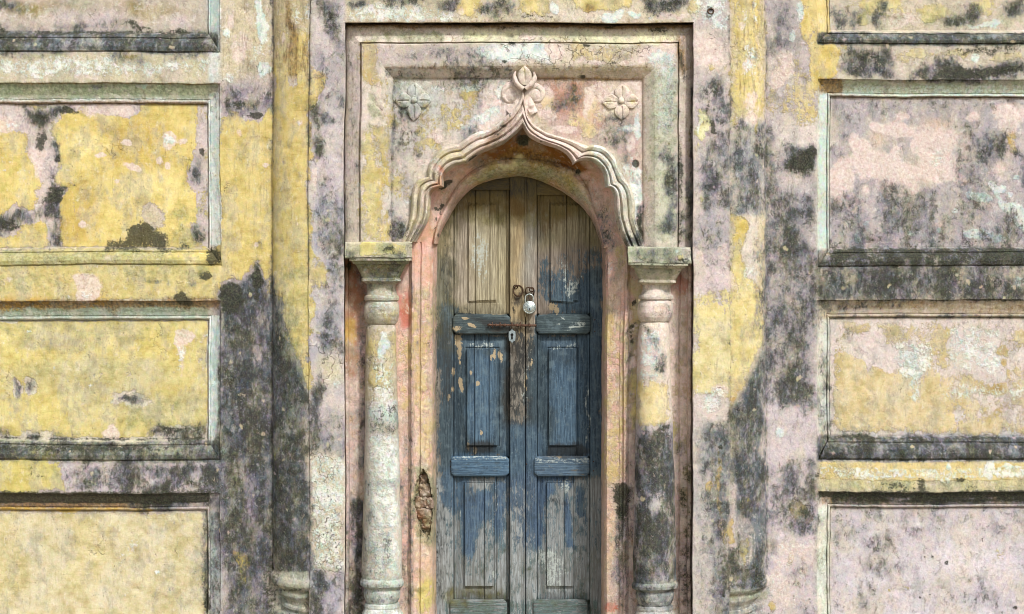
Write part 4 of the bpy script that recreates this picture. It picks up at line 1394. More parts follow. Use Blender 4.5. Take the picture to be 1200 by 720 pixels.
# slim engaged columns beside the door bay, partly swallowed by the flat strips
ER = [(-230, 41.5), (660, 43), (668, 42), (671, 43), (674, 45.5), (678, 46.5), (682, 46), (685, 42), (687, 37), (689, 35.5), (691, 36.5), (694, 36.5), (697, 33), (700, 29.5), (704, 28), (706, 31.5), (709, 32), (712, 28.5), (716, 31), (722, 39), (732, 41), (742, 39), (748, 46), (792, 46)]
STRIP = -.12
for xc, sg in ((362, -1), (855, 1)):
    g = G(); E = np.array(ER, float); E[2:-1, 0] += 3 if sg < 0 else 8
    ys = np.unique(np.r_[RY(-230, 660), E[:, 0], rng(660, 760, 1.5)]); rr = np.interp(ys, E[:, 0], E[:, 1])
    th = np.linspace(-.35, math.pi / 2 + .0, 26)
    A = np.zeros((len(ys), len(th), 3)); A[..., 1] = ys[:, None]
    A[..., 0] = xc + sg * (rr[:, None] * np.cos(th)[None]) ; A[..., 2] = -.0 - (rr[:, None] * S * .52) * np.sin(th)[None]
    sag = np.clip((ys - 655) / 20, 0, 1)[:, None]; A[..., 1] += (11 if sg < 0 else 10) * sag * np.sin(np.clip(th, 0, 2))[None] - 6 * sag
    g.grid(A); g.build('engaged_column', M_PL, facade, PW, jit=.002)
# flat strips and the lintel band framing the door bay
def strip(x0, x1):
    g = G(); extrude_v(g, [(x0, .0), (x0, STRIP + .004), (x0 + .8, STRIP), (x1 - .8, STRIP), (x1, STRIP + .004), (x1, .06)], -230, 792)
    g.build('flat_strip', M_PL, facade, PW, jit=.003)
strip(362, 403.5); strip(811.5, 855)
g = G(); plate(g, 402.6, -230, 812.4, 26.2, STRIP - .0012)
A = densify([(0, STRIP), (0, .03)]); 
xs = rng(403, 812); B = np.zeros((6, len(xs), 3)); B[..., 0] = xs; B[..., 1] = 26.2; B[..., 2] = np.linspace(STRIP, .03, 6)[:, None]; B[1:, :, 1] = 27; g.grid(B)
g.build('lintel_band', M_PL, facade, PW, jit=.003)

# ---- door surround: stepped frame over the arch
prL = [403, 405, 407, 420.5, 421.6, 423.5, 448.5, 450.5, 458.5, 460]
prR = [812, 811, 808, 795.5, 794.4, 792.5, 767, 765, 753.5, 752]
prT = [26.5, 30, 33, 49, 50.2, 52, 77.5, 80, 90.5, 92]
SH = -.036         # the whole door surround stands a little proud of the wall plane
prD = [.02, -.045, -.055, -.080, -.062, -.088, -.088, -.082, -.048, SH]
YL, YR = 284, 290
def surround():
    g = G(); n = 5
    def fine(a): return np.concatenate([np.linspace(p, q, n, endpoint=False) for p, q in zip(a[:-1], a[1:])] + [[a[-1]]])
    L, R_, T, Dp = fine(prL), fine(prR), fine(prT), fine(prD)
    # left leg, top, right leg, mitred
    for kind in 'LTR':
        u = np.linspace(0, 1, 110 if kind == 'T' else 72); A = np.zeros((len(L), len(u), 3))
        for i in range(len(L)):
            A[i, :, 2] = Dp[i]
            if kind == 'L': A[i, :, 0] = L[i]; A[i, :, 1] = T[i] + (YL - T[i]) * u
            elif kind == 'R': A[i, :, 0] = R_[i]; A[i, :, 1] = T[i] + (YR - T[i]) * u
            else: A[i, :, 0] = L[i] + (R_[i] - L[i]) * u; A[i, :, 1] = T[i]
        g.grid(A)
    g.build('door_surround', M_PL, facade, PS, jit=.0025)
surround()
# ---- scalloped arch, traced outer and inner edges
LO = [[(470, 283), (477, 266), (481, 254), (482.5, 237), (483.5, 223), (488, 213), (495, 208.5), (501.5, 206.5)],
      [(501.5, 206.5), (502, 195), (508, 183), (516.7, 174.8), (526.7, 170), (536.7, 169)],
      [(536.7, 169), (542, 165.6), (551, 159), (560, 154.5), (571, 151.5), (582, 145.6), (595.5, 134), (604, 125), (609, 116), (612, 106)]]
LI = [[(483.5, 284), (489, 275), (496.7, 263), (501, 252), (502.5, 237), (503.5, 226.5), (509, 220.5), (518.5, 218)],
      [(518.5, 218), (518.5, 208), (523, 199), (533, 192.5), (547, 189.5)],
      [(547, 189.5), (551, 185.6), (562, 178.5), (575.6, 172.5), (589, 166.7), (602, 157), (612.5, 146)]]
RO = [[(612, 106), (614, 116), (615, 128), (622, 142), (638, 154), (655.6, 160), (671, 164.4), (681, 169), (688, 171)],
      [(688, 171), (698, 170), (711, 175.6), (720, 187), (724, 198), (731, 210)],
      [(731, 210), (739, 222), (743, 240), (743, 254), (746.5, 266), (753, 283), (756, 291)]]
RI = [[(612.5, 146), (622, 159), (638, 167), (653, 172), (663, 178), (669, 185), (672, 192)],
      [(672, 192), (680, 187), (692, 187), (702, 193), (709, 204), (711, 219)],
      [(711, 219), (717, 221), (721, 231), (722, 250), (726.5, 268), (733, 283), (737, 291)]]
NS = [34, 30, 46, 46, 34, 40]
outer = np.vstack([spline(s, n) for s, n in zip(LO + RO, NS)]); inner = np.vstack([spline(s, n) for s, n in zip(LI + RI, NS)])
APR = [(0, .004), (.012, -.014), (.04, -.032), (.15, -.042), (.30, -.036), (.355, -.026), (.38, -.018), (.405, -.020), (.44, -.036), (.54, -.052), (.66, -.054), (.73, -.044), (.765, -.032), (.785, -.032), (.815, -.044), (.88, -.054), (.95, -.050), (1.0, -.032)]
g = G(); A = np.zeros((len(APR), len(outer), 3))
for i, (t, d) in enumerate(APR):
    A[i, :, :2] = outer * (1 - t) + inner * t; A[i, :, 2] = d + SH
def inset(k): return inner * (1 - k) + np.array([612, 262]) * k
BK = .012          # the wall behind the columns
hgt_ = np.clip((292 - inner[:, 1]) / 70, 0, 1); hgt_ = hgt_ * hgt_ * (3 - 2 * hgt_)       # 0 at the spring of the arch, 1 higher up
DR0 = (BK - .010) * (1 - hgt_) + .060 * hgt_; DR1 = (BK + .045) * (1 - hgt_) + .155 * hgt_
A = np.concatenate([A] + [[np.c_[inset(k), np.full(len(inner), d)]] for k, d in ((.006, -.014 + SH), (.018, .004 + SH), (.026, .012 + SH))] + [[np.c_[inset(.026), DR0 * .5 + (.012 + SH) * .5]], [np.c_[inset(.022), DR0]]])
g.grid(A); g.build('scalloped_arch', M_PL, facade, PA, jit=.0022)
# ---- spandrel between the arch and the frame
def to_rect(p):
    c = np.array([612., 286.]); v = p - c; k = 1e9
    if v[0] < -1e-6: k = min(k, (460 - c[0]) / v[0])
    if v[0] > 1e-6: k = min(k, (752 - c[0]) / v[0])
    if v[1] < -1e-6: k = min(k, (92 - c[1]) / v[1])
    return c + v * max(k, 1.0)
ob = np.array([to_rect(p) for p in outer])
for cx, cy in ((460, 92), (752, 92)):
    i = np.argmin(np.hypot(ob[:, 0] - cx, ob[:, 1] - cy)); ob[i] = (cx, cy)
ob[0] = (460, 284); ob[-1] = (756.5, 291)
g = G(); T = np.linspace(0, 1, 44); A = np.zeros((len(T), len(outer), 3))
for i, t in enumerate(T): A[i, :, :2] = outer * (1 - t) + ob * t; A[i, :, 2] = SH
# the left edge fills up to the frame
g.grid(A); g.build('spandrel', M_PL, facade, PS, jit=.003)
# ---- reveal under the arch: pink, runs from the lobes back to the door arch
c0 = np.array([610.5, 292.])
ring_o = [(506, 292), (508, 275), (515, 254), (527, 232), (541, 212), (558, 198), (577, 190), (597, 186.5), (617, 186), (640, 188), (660, 193), (675, 202), (687, 218), (694, 238), (701, 262), (706, 281), (707, 292)]
ring_i = [(511.5, 292), (514, 280), (519, 268), (527, 254), (538, 236.7), (553, 222), (571, 213.5), (593, 209), (611, 207.5), (628, 210.5), (646, 218), (667, 231), (682, 244), (692, 257.5), (698, 272), (703, 284), (705.5, 292)]
def by_angle(curve, P):
    cu = spline(curve, 300); an = np.unwrap(np.arctan2(c0[1] - cu[:, 1], c0[0] - cu[:, 0]))
    ap = np.arctan2(c0[1] - P[:, 1], c0[0] - P[:, 0]); ap = np.clip(ap, min(an[0], an[-1]), max(an[0], an[-1]))
    return np.stack([np.interp(ap, an, cu[:, 0]), np.interp(ap, an, cu[:, 1])], 1)
ro, ri = by_angle(ring_o, inner), by_angle(ring_i, inner)
rows = []
inn2 = inset(.022)
for t in np.linspace(0, 1, 16):
    e = t ** .8; rows.append(np.c_[inn2 * (1 - e) + ro * e, DR0 + (DR1 - DR0) * t ** .6])
g = G(); g.grid(np.array(rows)); g.build('arch_reveal', M_PL, facade, PR, jit=.004)
rows = []
for t, dd in ((0, 0), (.06, -.012), (.2, -.02), (.4, -.012), (.6, .012), (.8, .04), (.95, .075), (1, .105)):
    rows.append(np.c_[ro * (1 - t) + ri * t, DR1 + dd * (.27 - DR1) / .105])
g = G(); g.grid(np.array(rows)); g.build('door_arch', M_PL, facade, PR, jit=.003, label='greenish rounded arch band directly over the door')
# ---- jambs and the wall behind the columns
HOLE = np.array([(495, 549), (500, 556), (504, 570), (507, 590), (505, 612), (501, 629), (494, 622), (488, 606), (485, 588), (488, 570), (491, 558)], float)
def inside(pts, X, Y):
    ins = np.zeros(X.shape, bool)
    for i in range(len(pts)):
        (ax, ay), (bx, by) = pts[i], pts[(i + 1) % len(pts)]
        if ay != by: ins ^= ((ay > Y) != (by > Y)) & (X < (bx - ax) * (Y - ay) / (by - ay) + ax)
    return ins
def jamb(prof, y0, hole=False, name='door_jamb'):
    g = G(); p = densify(prof, 1.3 if hole else 2.0); ys = np.unique(np.r_[rng(y0, 732, 1.6 if hole else 3), rng(732, 792, 12)])
    A = np.zeros((len(ys), len(p), 3)); A[..., 0] = p[None, :, 0]; A[..., 2] = p[None, :, 1]; A[..., 1] = ys[:, None]
    if hole:
        wob = 2.0 * fbm(A[..., 0] / 7, A[..., 1] / 7, 0 * A[..., 0], 3)
        m = inside(HOLE, A[..., 0] + wob, A[..., 1] + wob * 2); A[..., 2][m] += .055
    g.grid(A); g.build(name, M_PL, facade, PR, jit=.0025)
jamb([(478, BK + .015), (480.5, BK), (482, BK - .012), (484, BK - .012), (485.5, BK + .004), (491, BK + .01), (492, BK + .02), (493.5, BK + .012), (503, BK + .025), (506.5, BK + .05), (510, .2), (511.5, .27)], 284, True)
jamb([(738, BK + .015), (735.5, BK), (734, BK - .012), (732, BK - .012), (730.5, BK + .004), (727.5, BK + .006), (726, BK + .014), (712, BK + .025), (709, BK + .05), (706.5, .2), (705.5, .27)], 290)
jamb([(403, BK + .01), (405, BK - .03), (408, BK - .03), (409.5, BK - .004), (425, BK), (465, BK), (478, BK + .015)], 300, name='recess_wall')
jamb([(812, BK + .01), (809, BK - .03), (806, BK - .03), (804.5, BK), (797, BK), (795.6, BK + .01), (794, BK), (760, BK), (738, BK + .015)], 305, name='recess_wall')
# bricks showing in the broken plaster
cav = G(); 
bricks = [(496, 561, 5, 6), (498, 574, 8, 8), (493.5, 588, 7.5, 7.5), (503, 589, 5, 7.5), (497, 602, 9, 7.5), (500, 614, 6, 6.5)]
for bx, by, hw, hh in bricks:
    g = G(); u = np.linspace(-1, 1, 11); U, V_ = np.meshgrid(u, u)
    edge = np.maximum(abs(U), abs(V_)); dep = BK + .066 - .014 * (1 - edge ** 8) - .014 * fbm(U * 2.6 + bx, V_ * 2.6 + by, 0 * U, 3)
    x_ = bx + hw * U * (1 - .12 * V_ ** 2) + 1.2 * fbm(U * 2.3 + bx, V_ * 2, 0 * U, 2); y_ = by + hh * V_ * (1 - .12 * U ** 2) + 1.2 * fbm(U * 2.3, V_ * 2 + by, 0 * U, 2)
    g.grid(np.stack([x_, y_, dep], -1)); g.build('brick', M_PL, facade, PB, jit=.002, label='crumbling reddish brick in the hole of the left jamb' if bx == 495 else None)
# ---- impost blocks over the columns
def impost(x0, x1, y0, y1, hl=None):
    F = -.132; g = G(); xs = rng(x0, x1, 2.5)
    rows = [(y0 - .0, .05), (y0, F + .03), (y0 + .6, F + .004), (y0 + 1.5, F), (y1 - 1, F), (y1, F + .004), (y1 + .6, F + .03), (y1 + 1, .02)]
    ys = densify([(a, b) for a, b in rows], 2.5); A = np.zeros((len(ys), len(xs), 3)); A[..., 0] = xs; A[..., 1] = ys[:, :1]; A[..., 2] = ys[:, 1:]
    g.grid(A)
    for x in (x0, x1):
        ds = np.linspace(F, .08, 8); yy = rng(y0, y1, 2.5); B = np.zeros((len(yy), len(ds), 3)); B[..., 0] = x; B[..., 1] = yy[:, None]; B[..., 2] = ds; g.grid(B)
    g.build('impost_block', M_PL, facade, PC, jit=.004, label=hl)
impost(404.5, 481.5, 283.5, 302.5, 'yellow and mossy green impost block left of the door'); impost(735.5, 809.5, 289.5, 309, 'grey green impost block right of the door')
# ---- columns
def column(cx, rows, dc, label):
    col_ = G(); R = np.array(rows, float)
    root = bpy.data.objects.new('column', None); C.objects.link(root); root.parent = facade; root['label'] = label
    def part(name, a, b):
        m = (R[:, 0] >= a) & (R[:, 0] <= b); Q = R[m]; g = G()
        ys = np.unique(np.r_[Q[:, 0], rng(Q[0, 0], Q[-1, 0], 1.2 if name != 'shaft' else 3)])
        hw = np.interp(ys, Q[:, 0], Q[:, 1]); p = np.interp(ys, Q[:, 0], Q[:, 2])
        th = np.linspace(math.pi * 1.12, -math.pi * .12, 64); A = np.zeros((len(ys), len(th), 3))
        for i in range(len(ys)):
            c_, s_ = np.cos(th), np.sin(th); q = p[i]
            X = np.sign(c_) * abs(c_) ** (2 / q); Y = np.sign(s_) * abs(s_) ** (2 / q)
            cxx = cx(ys[i]); A[i, :, 0] = cxx + hw[i] * X; A[i, :, 2] = dc - hw[i] * S * .95 * Y; A[i, :, 1] = ys[i] + (3.2 * Y if ys[i] > 670 else 3.2 * Y * max(0, (ys[i] - 640) / 30)) * (name != 'capital')
        g.grid(A); g.build(name, M_PL, root, PC, jit=.0026 if name == 'shaft' else .002)
    ya, yb, yc, yd = R[0, 0], R[R[:, 3] == 1][0, 0], R[R[:, 3] == 2][0, 0], R[-1, 0]
    part('capital', ya, yb); part('shaft', yb, yc); part('base', yc, yd)
colL = [(303, 36, 9, 0), (305.5, 36, 9, 0), (306.5, 33, 9, 0), (309, 32, 9, 0), (310, 29, 9, 0), (314, 27, 8, 0), (321, 23.5, 8, 0), (325.5, 21.5, 8, 0), (326.5, 22.5, 8, 0), (329.5, 22.5, 8, 0), (330.5, 20, 6, 0), (333, 16.5, 3, 0), (339, 16, 2.2, 0), (345.5, 17.5, 2.2, 0), (346.5, 19.5, 2.2, 0), (349, 20, 2.2, 0), (351.5, 19.5, 2.2, 0), (352.5, 17, 2.2, 0), (354.5, 18.5, 2.2, 0), (359, 20, 2.2, 0), (368, 20.3, 2.2, 0), (374, 19, 2.2, 0), (379, 16.5, 2.2, 0), (380.3, 15, 2.2, 0), (381.5, 16, 2.2, 1), (385, 17, 2.2, 0), (430, 18.2, 2.2, 0), (520, 20, 2.2, 0), (600, 22, 2.2, 0), (650, 23.8, 2.2, 0), (674, 24, 2.2, 0), (677, 23.6, 2.2, 2), (679, 25, 2.2, 0), (682, 26, 2.2, 0), (685.5, 25.5, 2.2, 0), (687.5, 22, 2.2, 0), (689, 20.5, 2.2, 0), (693, 21.5, 2.2, 0), (699, 21, 2.2, 0), (704, 19, 2.2, 0), (705.5, 18, 2.2, 0), (707, 20.5, 2.2, 0), (710, 21, 2.2, 0), (712, 20.5, 2.2, 0), (718, 24, 2.2, 0), (735, 25, 2.2, 0), (745, 24, 2.2, 0), (748, 29, 9, 0), (792, 29, 9, 0)]
def shift(rows, f, dw):
    return [(f(y), w_ * dw(y), p, k) for y, w_, p, k in rows]
column(lambda y: np.interp(y, [300, 350, 400, 680], [445.5, 447, 446.5, 448]), colL, -.03, 'spotted white and ochre column left of the door')
fR = lambda y: y + np.interp(y, [303, 330, 346, 380, 660, 690], [6.3, 2, 0, -2, 6, 3])
column(lambda y: np.interp(y, [300, 350, 400, 680], [771, 768, 766, 768]), shift(colL, fR, lambda y: float(np.interp(y, [303, 345, 400, 500, 640, 680, 720], [.97, 1.02, 1.05, 1.12, 1.06, 1.04, 1.0]))), -.03, 'column right of the door with a black mouldy lower half')
# ---- rosettes in the spandrel corners
def petal(g, cx, cy, ang, L, Wd, d0, h):
    u = np.linspace(0, 1, 15); v = np.linspace(-1, 1, 13); U, V_ = np.meshgrid(u, v, indexing='ij')
    out = np.where(U < .5, np.sqrt(np.clip(1 - ((.5 - U) / .53) ** 2, 0, 1)), np.clip(1 - ((U - .5) / .5) ** 1.9, 0, 1))
    wv = Wd * out * V_
    lx = L * U
    dep = d0 - h * (1 - abs(V_) ** 10) * (.6 + .4 * np.sin(U * math.pi)) + h * .45 * np.exp(-(V_ / .08) ** 2) * (U < .8) * (U > .15)
    dep = np.where(abs(V_) > .99, d0 + .004, dep)
    c_, s_ = math.cos(ang), math.sin(ang)
    g.grid(np.stack([cx + lx * c_ - wv * s_, cy + lx * s_ + wv * c_, dep], -1))
def dome(g, cx, cy, r, d0, h, n=14):
    a = np.linspace(0, 2 * math.pi, n, endpoint=False); R_ = np.linspace(0, 1, 5)
    A = np.zeros((5, n, 3)); A[..., 0] = cx + r * R_[:, None] * np.cos(a); A[..., 1] = cy + r * R_[:, None] * np.sin(a); A[..., 2] = d0 - h * np.sqrt(1 - R_[:, None] ** 2 * .98)
    g.grid(A[::-1], closed_u=True)
for cx, cy, lab, ls in ((485, 117.5, 'bluish grey four petal rosette in the left spandrel', (20, 24, 23, 21)), (728, 118, 'cream four petal rosette in the right spandrel', (21, 22, 23, 21))):
    root = bpy.data.objects.new('rosette', None); C.objects.link(root); root.parent = facade; root['label'] = lab
    for k, a in enumerate((0, math.pi / 2, math.pi, -math.pi / 2)):
        g = G(); petal(g, cx + 3 * math.cos(a), cy + 3 * math.sin(a), a, ls[k] - 3, 9.6, .002 + SH, .016); g.build('petal', M_PL, root, PS, jit=.0012)
    g = G(); dome(g, cx, cy, 3.8, -.006 + SH, .016); g.build('boss', M_PL, root, PS, jit=.0008)
# ---- finial and scrolls over the arch point
fin = bpy.data.objects.new('arch_finial', None); C.objects.link(fin); fin.parent = facade; fin['label'] = 'carved leaf bud and scrolls at the arch point'
def rib(name, pts, rad, d0, hgt, par=fin, n=34, m=9):
    p = spline(pts, n); t = np.gradient(p, axis=0); t /= np.hypot(*t.T)[:, None] + 1e-9; nn = np.stack([-t[:, 1], t[:, 0]], 1)
    rr = np.interp(np.linspace(0, 1, n), np.linspace(0, 1, len(rad)), rad)
    a = np.linspace(-1, 1, m); A = np.zeros((n, m, 3))
    A[..., 0] = p[:, :1] + nn[:, :1] * rr[:, None] * a; A[..., 1] = p[:, 1:] + nn[:, 1:] * rr[:, None] * a
    A[..., 2] = d0 + SH - hgt * np.sqrt(np.clip(1 - a ** 2, 0, 1)) * (rr / max(rad))[:, None]
    g = G(); g.grid(A); return g.build(name, M_PL, par, PA, jit=.0012)
for bx_, by_, br_ in ((598.5, 111, 10.5), (627, 111, 9)):
    g = G(); dome(g, bx_, by_, br_, .004 + SH, .020, 22); g.build('scroll_boss', M_PL, fin, PA, jit=.0022)
g = G(); petal(g, 614.5, 100, -math.pi / 2, 23, 8.5, -.045 + SH, .018); g.build('leaf_bud', M_PL, fin, PA, jit=.001)
rib('side_leaf', [(613, 104), (606, 98), (602.5, 90), (603.5, 84)], [3.5, 4, 3.2, .8], -.03, .028)
rib('side_leaf', [(615, 104), (622, 98), (626, 91), (625, 84)], [3.5, 4, 3.2, .8], -.03, .028)
rib('scroll', [(611.5, 134), (610.5, 122), (609.5, 112), (605.5, 103), (598.5, 100), (592, 104), (590.5, 112), (594.5, 118), (600, 117), (601, 111.5)], [4.5, 5, 5, 5, 4.6, 4.4, 4.2, 3.8, 3, 1.5], .004, .022)
rib('scroll', [(613.5, 134), (615.5, 122), (617, 112), (621, 104), (627.5, 101), (633.5, 105), (634.5, 112), (631, 117.5), (626, 117), (625.5, 111.5)], [4.5, 4.6, 4.6, 4.6, 4.4, 4.2, 4.0, 3.6, 3, 1.5], .004, .022)
rib('scroll_stem', [(597, 133), (603, 127), (607, 119), (606, 112)], [5, 6, 5.5, 3], .002, .022)
rib('scroll_stem', [(626, 133), (622, 126), (620, 118), (622, 112)], [5, 5.5, 5, 3], .002, .02)

# ------------------------------------------------------------------ the double door
door = bpy.data.objects.new('wooden_door', None); C.objects.link(door)
tag(door, 'old arched double door of weathered wood with peeling blue paint, shut and padlocked', 'door')
DP = .275
ai = spline(ring_i, 400)
def arch_y(x): return np.interp(x, ai[:, 0], ai[:, 1], left=292, right=292) - 3
def board(name, par, x0, x1, y0, y1, d, mat=None, arch=False, ed=1.0, th=.012, chamfer=0, st=2.5, label=None, bow=0):
    """one board: slightly rounded edges, its ends following the arch when it reaches it"""
    off = [0, .15, .5, ed]; n = max(2, int((x1 - x0) / st))
    us = np.unique(np.r_[[o / (x1 - x0) for o in off], np.linspace(ed / (x1 - x0), 1 - ed / (x1 - x0), n), [1 - o / (x1 - x0) for o in off]])
    L = y1 - y0; nv = max(2, int(L / 3)); vs = np.unique(np.r_[[o / L for o in off], np.linspace(ed / L, 1 - ed / L, nv), [1 - o / L for o in off]])
    U, V_ = np.meshgrid(us, vs)
    X = x0 + (x1 - x0) * U
    top = np.full_like(X, y0)
    if arch: top = np.maximum(arch_y(X), y0)
    Y = top + (y1 - top) * V_
    if chamfer:
        k = np.minimum(X - x0, x1 - X); sft = np.clip(chamfer - k, 0, chamfer)
        Y = (y0 + sft) + (y1 - y0 - 2 * sft) * V_
    e = np.minimum(np.minimum(X - x0, x1 - X), np.minimum(V_, 1 - V_) * L)
    e = np.clip(e / ed, 0, 1); dep = d + th * (1 - np.sqrt(np.clip(1 - (1 - e) ** 2, 0, 1)))
    dep = dep + bow * np.sin(U * math.pi)
    edge0 = (U < 1e-6) | (U > 1 - 1e-6) | (V_ < 1e-6) | (V_ > 1 - 1e-6); dep = np.where(edge0, d + th * 1.8, dep)
    g = G(); g.grid(np.stack([X, Y, dep], -1)); return g.build(name, mat or M_WV, par, PD_, jit=.0007, label=label)
def raised(name, par, x0, x1, y0, y1, fx0, fx1, fy0, fy1, d, splits, arch=False):
    """a fielded panel, made of planks: low border, sloping bevel, raised field"""
    cuts = [x0] + splits + [x1]
    for a, b in zip(cuts[:-1], cuts[1:]):
        us = np.unique(np.r_[a + .01, a + .35, np.linspace(a + .8, b - .8, max(2, int((b - a) / 1.6))), b - .35, b - .01, [v for f in (fx0, fx1) for v in (f - 1.4, f - .9, f, f + .9, f + 1.4, f + .3, f - .3) if a < v < b]])
        vs = np.unique(np.r_[np.linspace(y0, y1, max(3, int((y1 - y0) / 3))), fy0 - 1.3, fy0 - .8, fy0 - .3, fy0, fy0 + .6, fy1, fy1 + .3, fy1 + .8, fy1 + 1.3, fy1 - .6])
        X, Y = np.meshgrid(us, vs)
        if arch: t = (Y - y0) / (y1 - y0); top = np.maximum(arch_y(X), y0); Y = np.where(top > y0, top + (y1 - top) * t, Y)
        rx = np.minimum(np.clip((X - x0) / (fx0 - x0 - .0), 0, 1), np.clip((x1 - X) / (x1 - fx1), 0, 1))
        ry = np.minimum(np.clip((Y - y0) / (fy0 - y0), 0, 1), np.clip((y1 - Y) / (y1 - fy1), 0, 1))
        r = np.minimum(rx, ry)
        dep = d - .024 * np.clip(r, 0, 1) - .009 * (r >= .999) + .008 * ((r > .90) & (r < .999))
        seam = np.minimum(X - a, b - X); dep = dep + .010 * np.clip(1 - seam / .8, 0, 1) ** 2
        g = G(); g.grid(np.stack([X, Y, dep], -1)); g.build(name, M_WV, par, PD_, jit=.0006)
leafL = bpy.data.objects.new('door_leaf', None); C.objects.link(leafL); leafL.parent = door; leafL['label'] = 'left leaf carrying the bolt and keyhole plate'
leafR = bpy.data.objects.new('door_leaf', None); C.objects.link(leafR); leafR.parent = door; leafR['label'] = 'right leaf with the padlocked ring'
for lf, o0, o1, i0, i1, spl in ((leafL, 509, 531.5, 597.3, 615.3, ([557, 574], [556, 573], [567.5, 582])), (leafR, 691.5, 708, 615.9, 629.2, ([664], [676], [661, 672]))):
    board('stile', lf, o0, o1, 200, 790, DP, arch=True)
    board('stile', lf, i0, i1, 200, 790, DP - (.008 if lf is leafL else 0), arch=True)
    a, b = (o1, i0) if lf is leafL else (i1, o0)
    # panel planks sit in the frame
    f = 3.5
    fa, fb = (549.5, 581.5) if lf is leafL else (645.5, 677)
    raised('plank', lf, a - 1, b + 1, 200, 369, fa, fb, 240, 354, DP + .038, spl[0], arch=True)
    fa, fb = (547.5, 583) if lf is leafL else (643.5, 675.5)
    raised('plank', lf, a - 1, b + 1, 391, 536, fa, fb, 409, 522, DP + .038, spl[1])
    fa, fb = (545, 577.5) if lf is leafL else (641, 672)
    raised('plank', lf, a - 1, b + 1, 557, 704, fa, fb, 566, 687, DP + .038, spl[2])
    raised('plank', lf, a - 1, b + 1, 726, 790, fa, fb, 736, 786, DP + .038, [spl[2][0]])
    # slim beads beside the panels
    for x in ((a + .4, a + 3.4), (b - 3.2, b - .4)):
        board('bead', lf, x[0], x[1], 200, 368, DP + .016, arch=True, ed=1.2, th=.008)
        board('bead', lf, x[0], x[1], 392, 535, DP + .018, ed=1.2, th=.008)
        board('bead', lf, x[0], x[1], 558, 703, DP + .018, ed=1.2, th=.008)
    board('top_rail', lf, a - .5, b + .5, 196, 223 if lf is leafL else 229, DP + .006, M_WH, arch=True)
    da = 0
    board('rail', lf, a - 1.2, b + .6, 368.5, 391.5, DP - .012, M_WH, chamfer=4, ed=1.4)
    board('rail', lf, a - 3.4, b - .6, 534.5, 558.5, DP - .014, M_WH, chamfer=4, ed=1.4)
    board('rail', lf, a - 4.4, b - 3, 702.5, 727, DP - .014, M_WH, chamfer=4, ed=1.4)
board('threshold', door, 509, 708, 784, 792, DP - .03, M_WH, ed=1.0)
g = G(); 
board('back_board', door, 508, 709, 196, 791, DP + .062, st=6, arch=True)
# cover strip over the meeting line
board('cover_strip', leafR, 615.0, 617.2, 204, 372, DP - .010, arch=True, ed=.6, th=.006)
board('cover_strip', leafR, 612.8, 615.0, 394, 790, DP - .012, ed=.6, th=.006)
# ---- iron work
def P3(px, py, d):
    k = S * (D + d) / D; return mathutils.Vector(((px - 600) * k, d, ZC + (360 - py) * k))
def tube(name, pts, r, mat, par, closed=False, m=10, rs=None, label=None):
    P = [P3(*p) for p in pts]; n = len(P); vs = []; fs = []
    up = mathutils.Vector((0, -1, 0.02))
    for i in range(n):
        a = P[(i - 1) % n] if (closed or i > 0) else P[i]; b = P[(i + 1) % n] if (closed or i < n - 1) else P[i]
        t = (b - a).normalized(); s_ = t.cross(up)
        if s_.length < 1e-4: s_ = t.cross(mathutils.Vector((1, 0, 0)))
        s_.normalize(); u = s_.cross(t).normalized(); rr = (rs[i] if rs else r)
        for k in range(m):
            a_ = 2 * math.pi * k / m; vs.append(P[i] + s_ * rr * math.cos(a_) + u * rr * math.sin(a_))
    for i in range(n if closed else n - 1):
        for k in range(m): j = (i + 1) % n; fs.append((i * m + k, i * m + (k + 1) % m, j * m + (k + 1) % m, j * m + k))
    if not closed: fs.append(tuple(range(m))[::-1]); fs.append(tuple(range((n - 1) * m, n * m)))
    me = bpy.data.meshes.new(name); me.from_pydata([tuple(v) for v in vs], [], fs); me.materials.append(mat)
    me.polygons.foreach_set('use_smooth', [True] * len(me.polygons)); me.update()
    o = bpy.data.objects.new(name, me); C.objects.link(o); o.parent = par
    if label: o['label'] = label
    return o
def ringpts(cx, cy, rx, ry, d, tilt=0, n=28, a0=0, a1=2 * math.pi, closed=True):
    return [(cx + rx * math.cos(a), cy + ry * math.sin(a), d + tilt * math.sin(a)) for a in np.linspace(a0, a1, n, endpoint=not closed)]
tube('pull_ring', ringpts(607.3, 341, 5.6, 6.2, DP - .016, -.008), .0042, M_IRON, leafL, True, label='rusty iron ring left of the padlock')
tube('ring_staple', ringpts(604.2, 336.5, 2.4, 2.2, DP - .018, .012), .003, M_IRON, leafL, True)
tube('pull_ring', [(616.5, 346, DP - .02), (616, 341, DP - .026), (616.5, 337.8, DP - .028), (619.5, 337, DP - .03), (623, 338, DP - .03), (625.6, 339.5, DP - .028), (625.8, 343, DP - .024), (624.5, 346.8, DP - .02)], .004, M_IRON, leafR, label='bent iron staple holding the padlock')
tube('ring_staple', ringpts(623, 339.5, 2.6, 2.4, DP - .018, .012), .003, M_IRON, leafR, True)
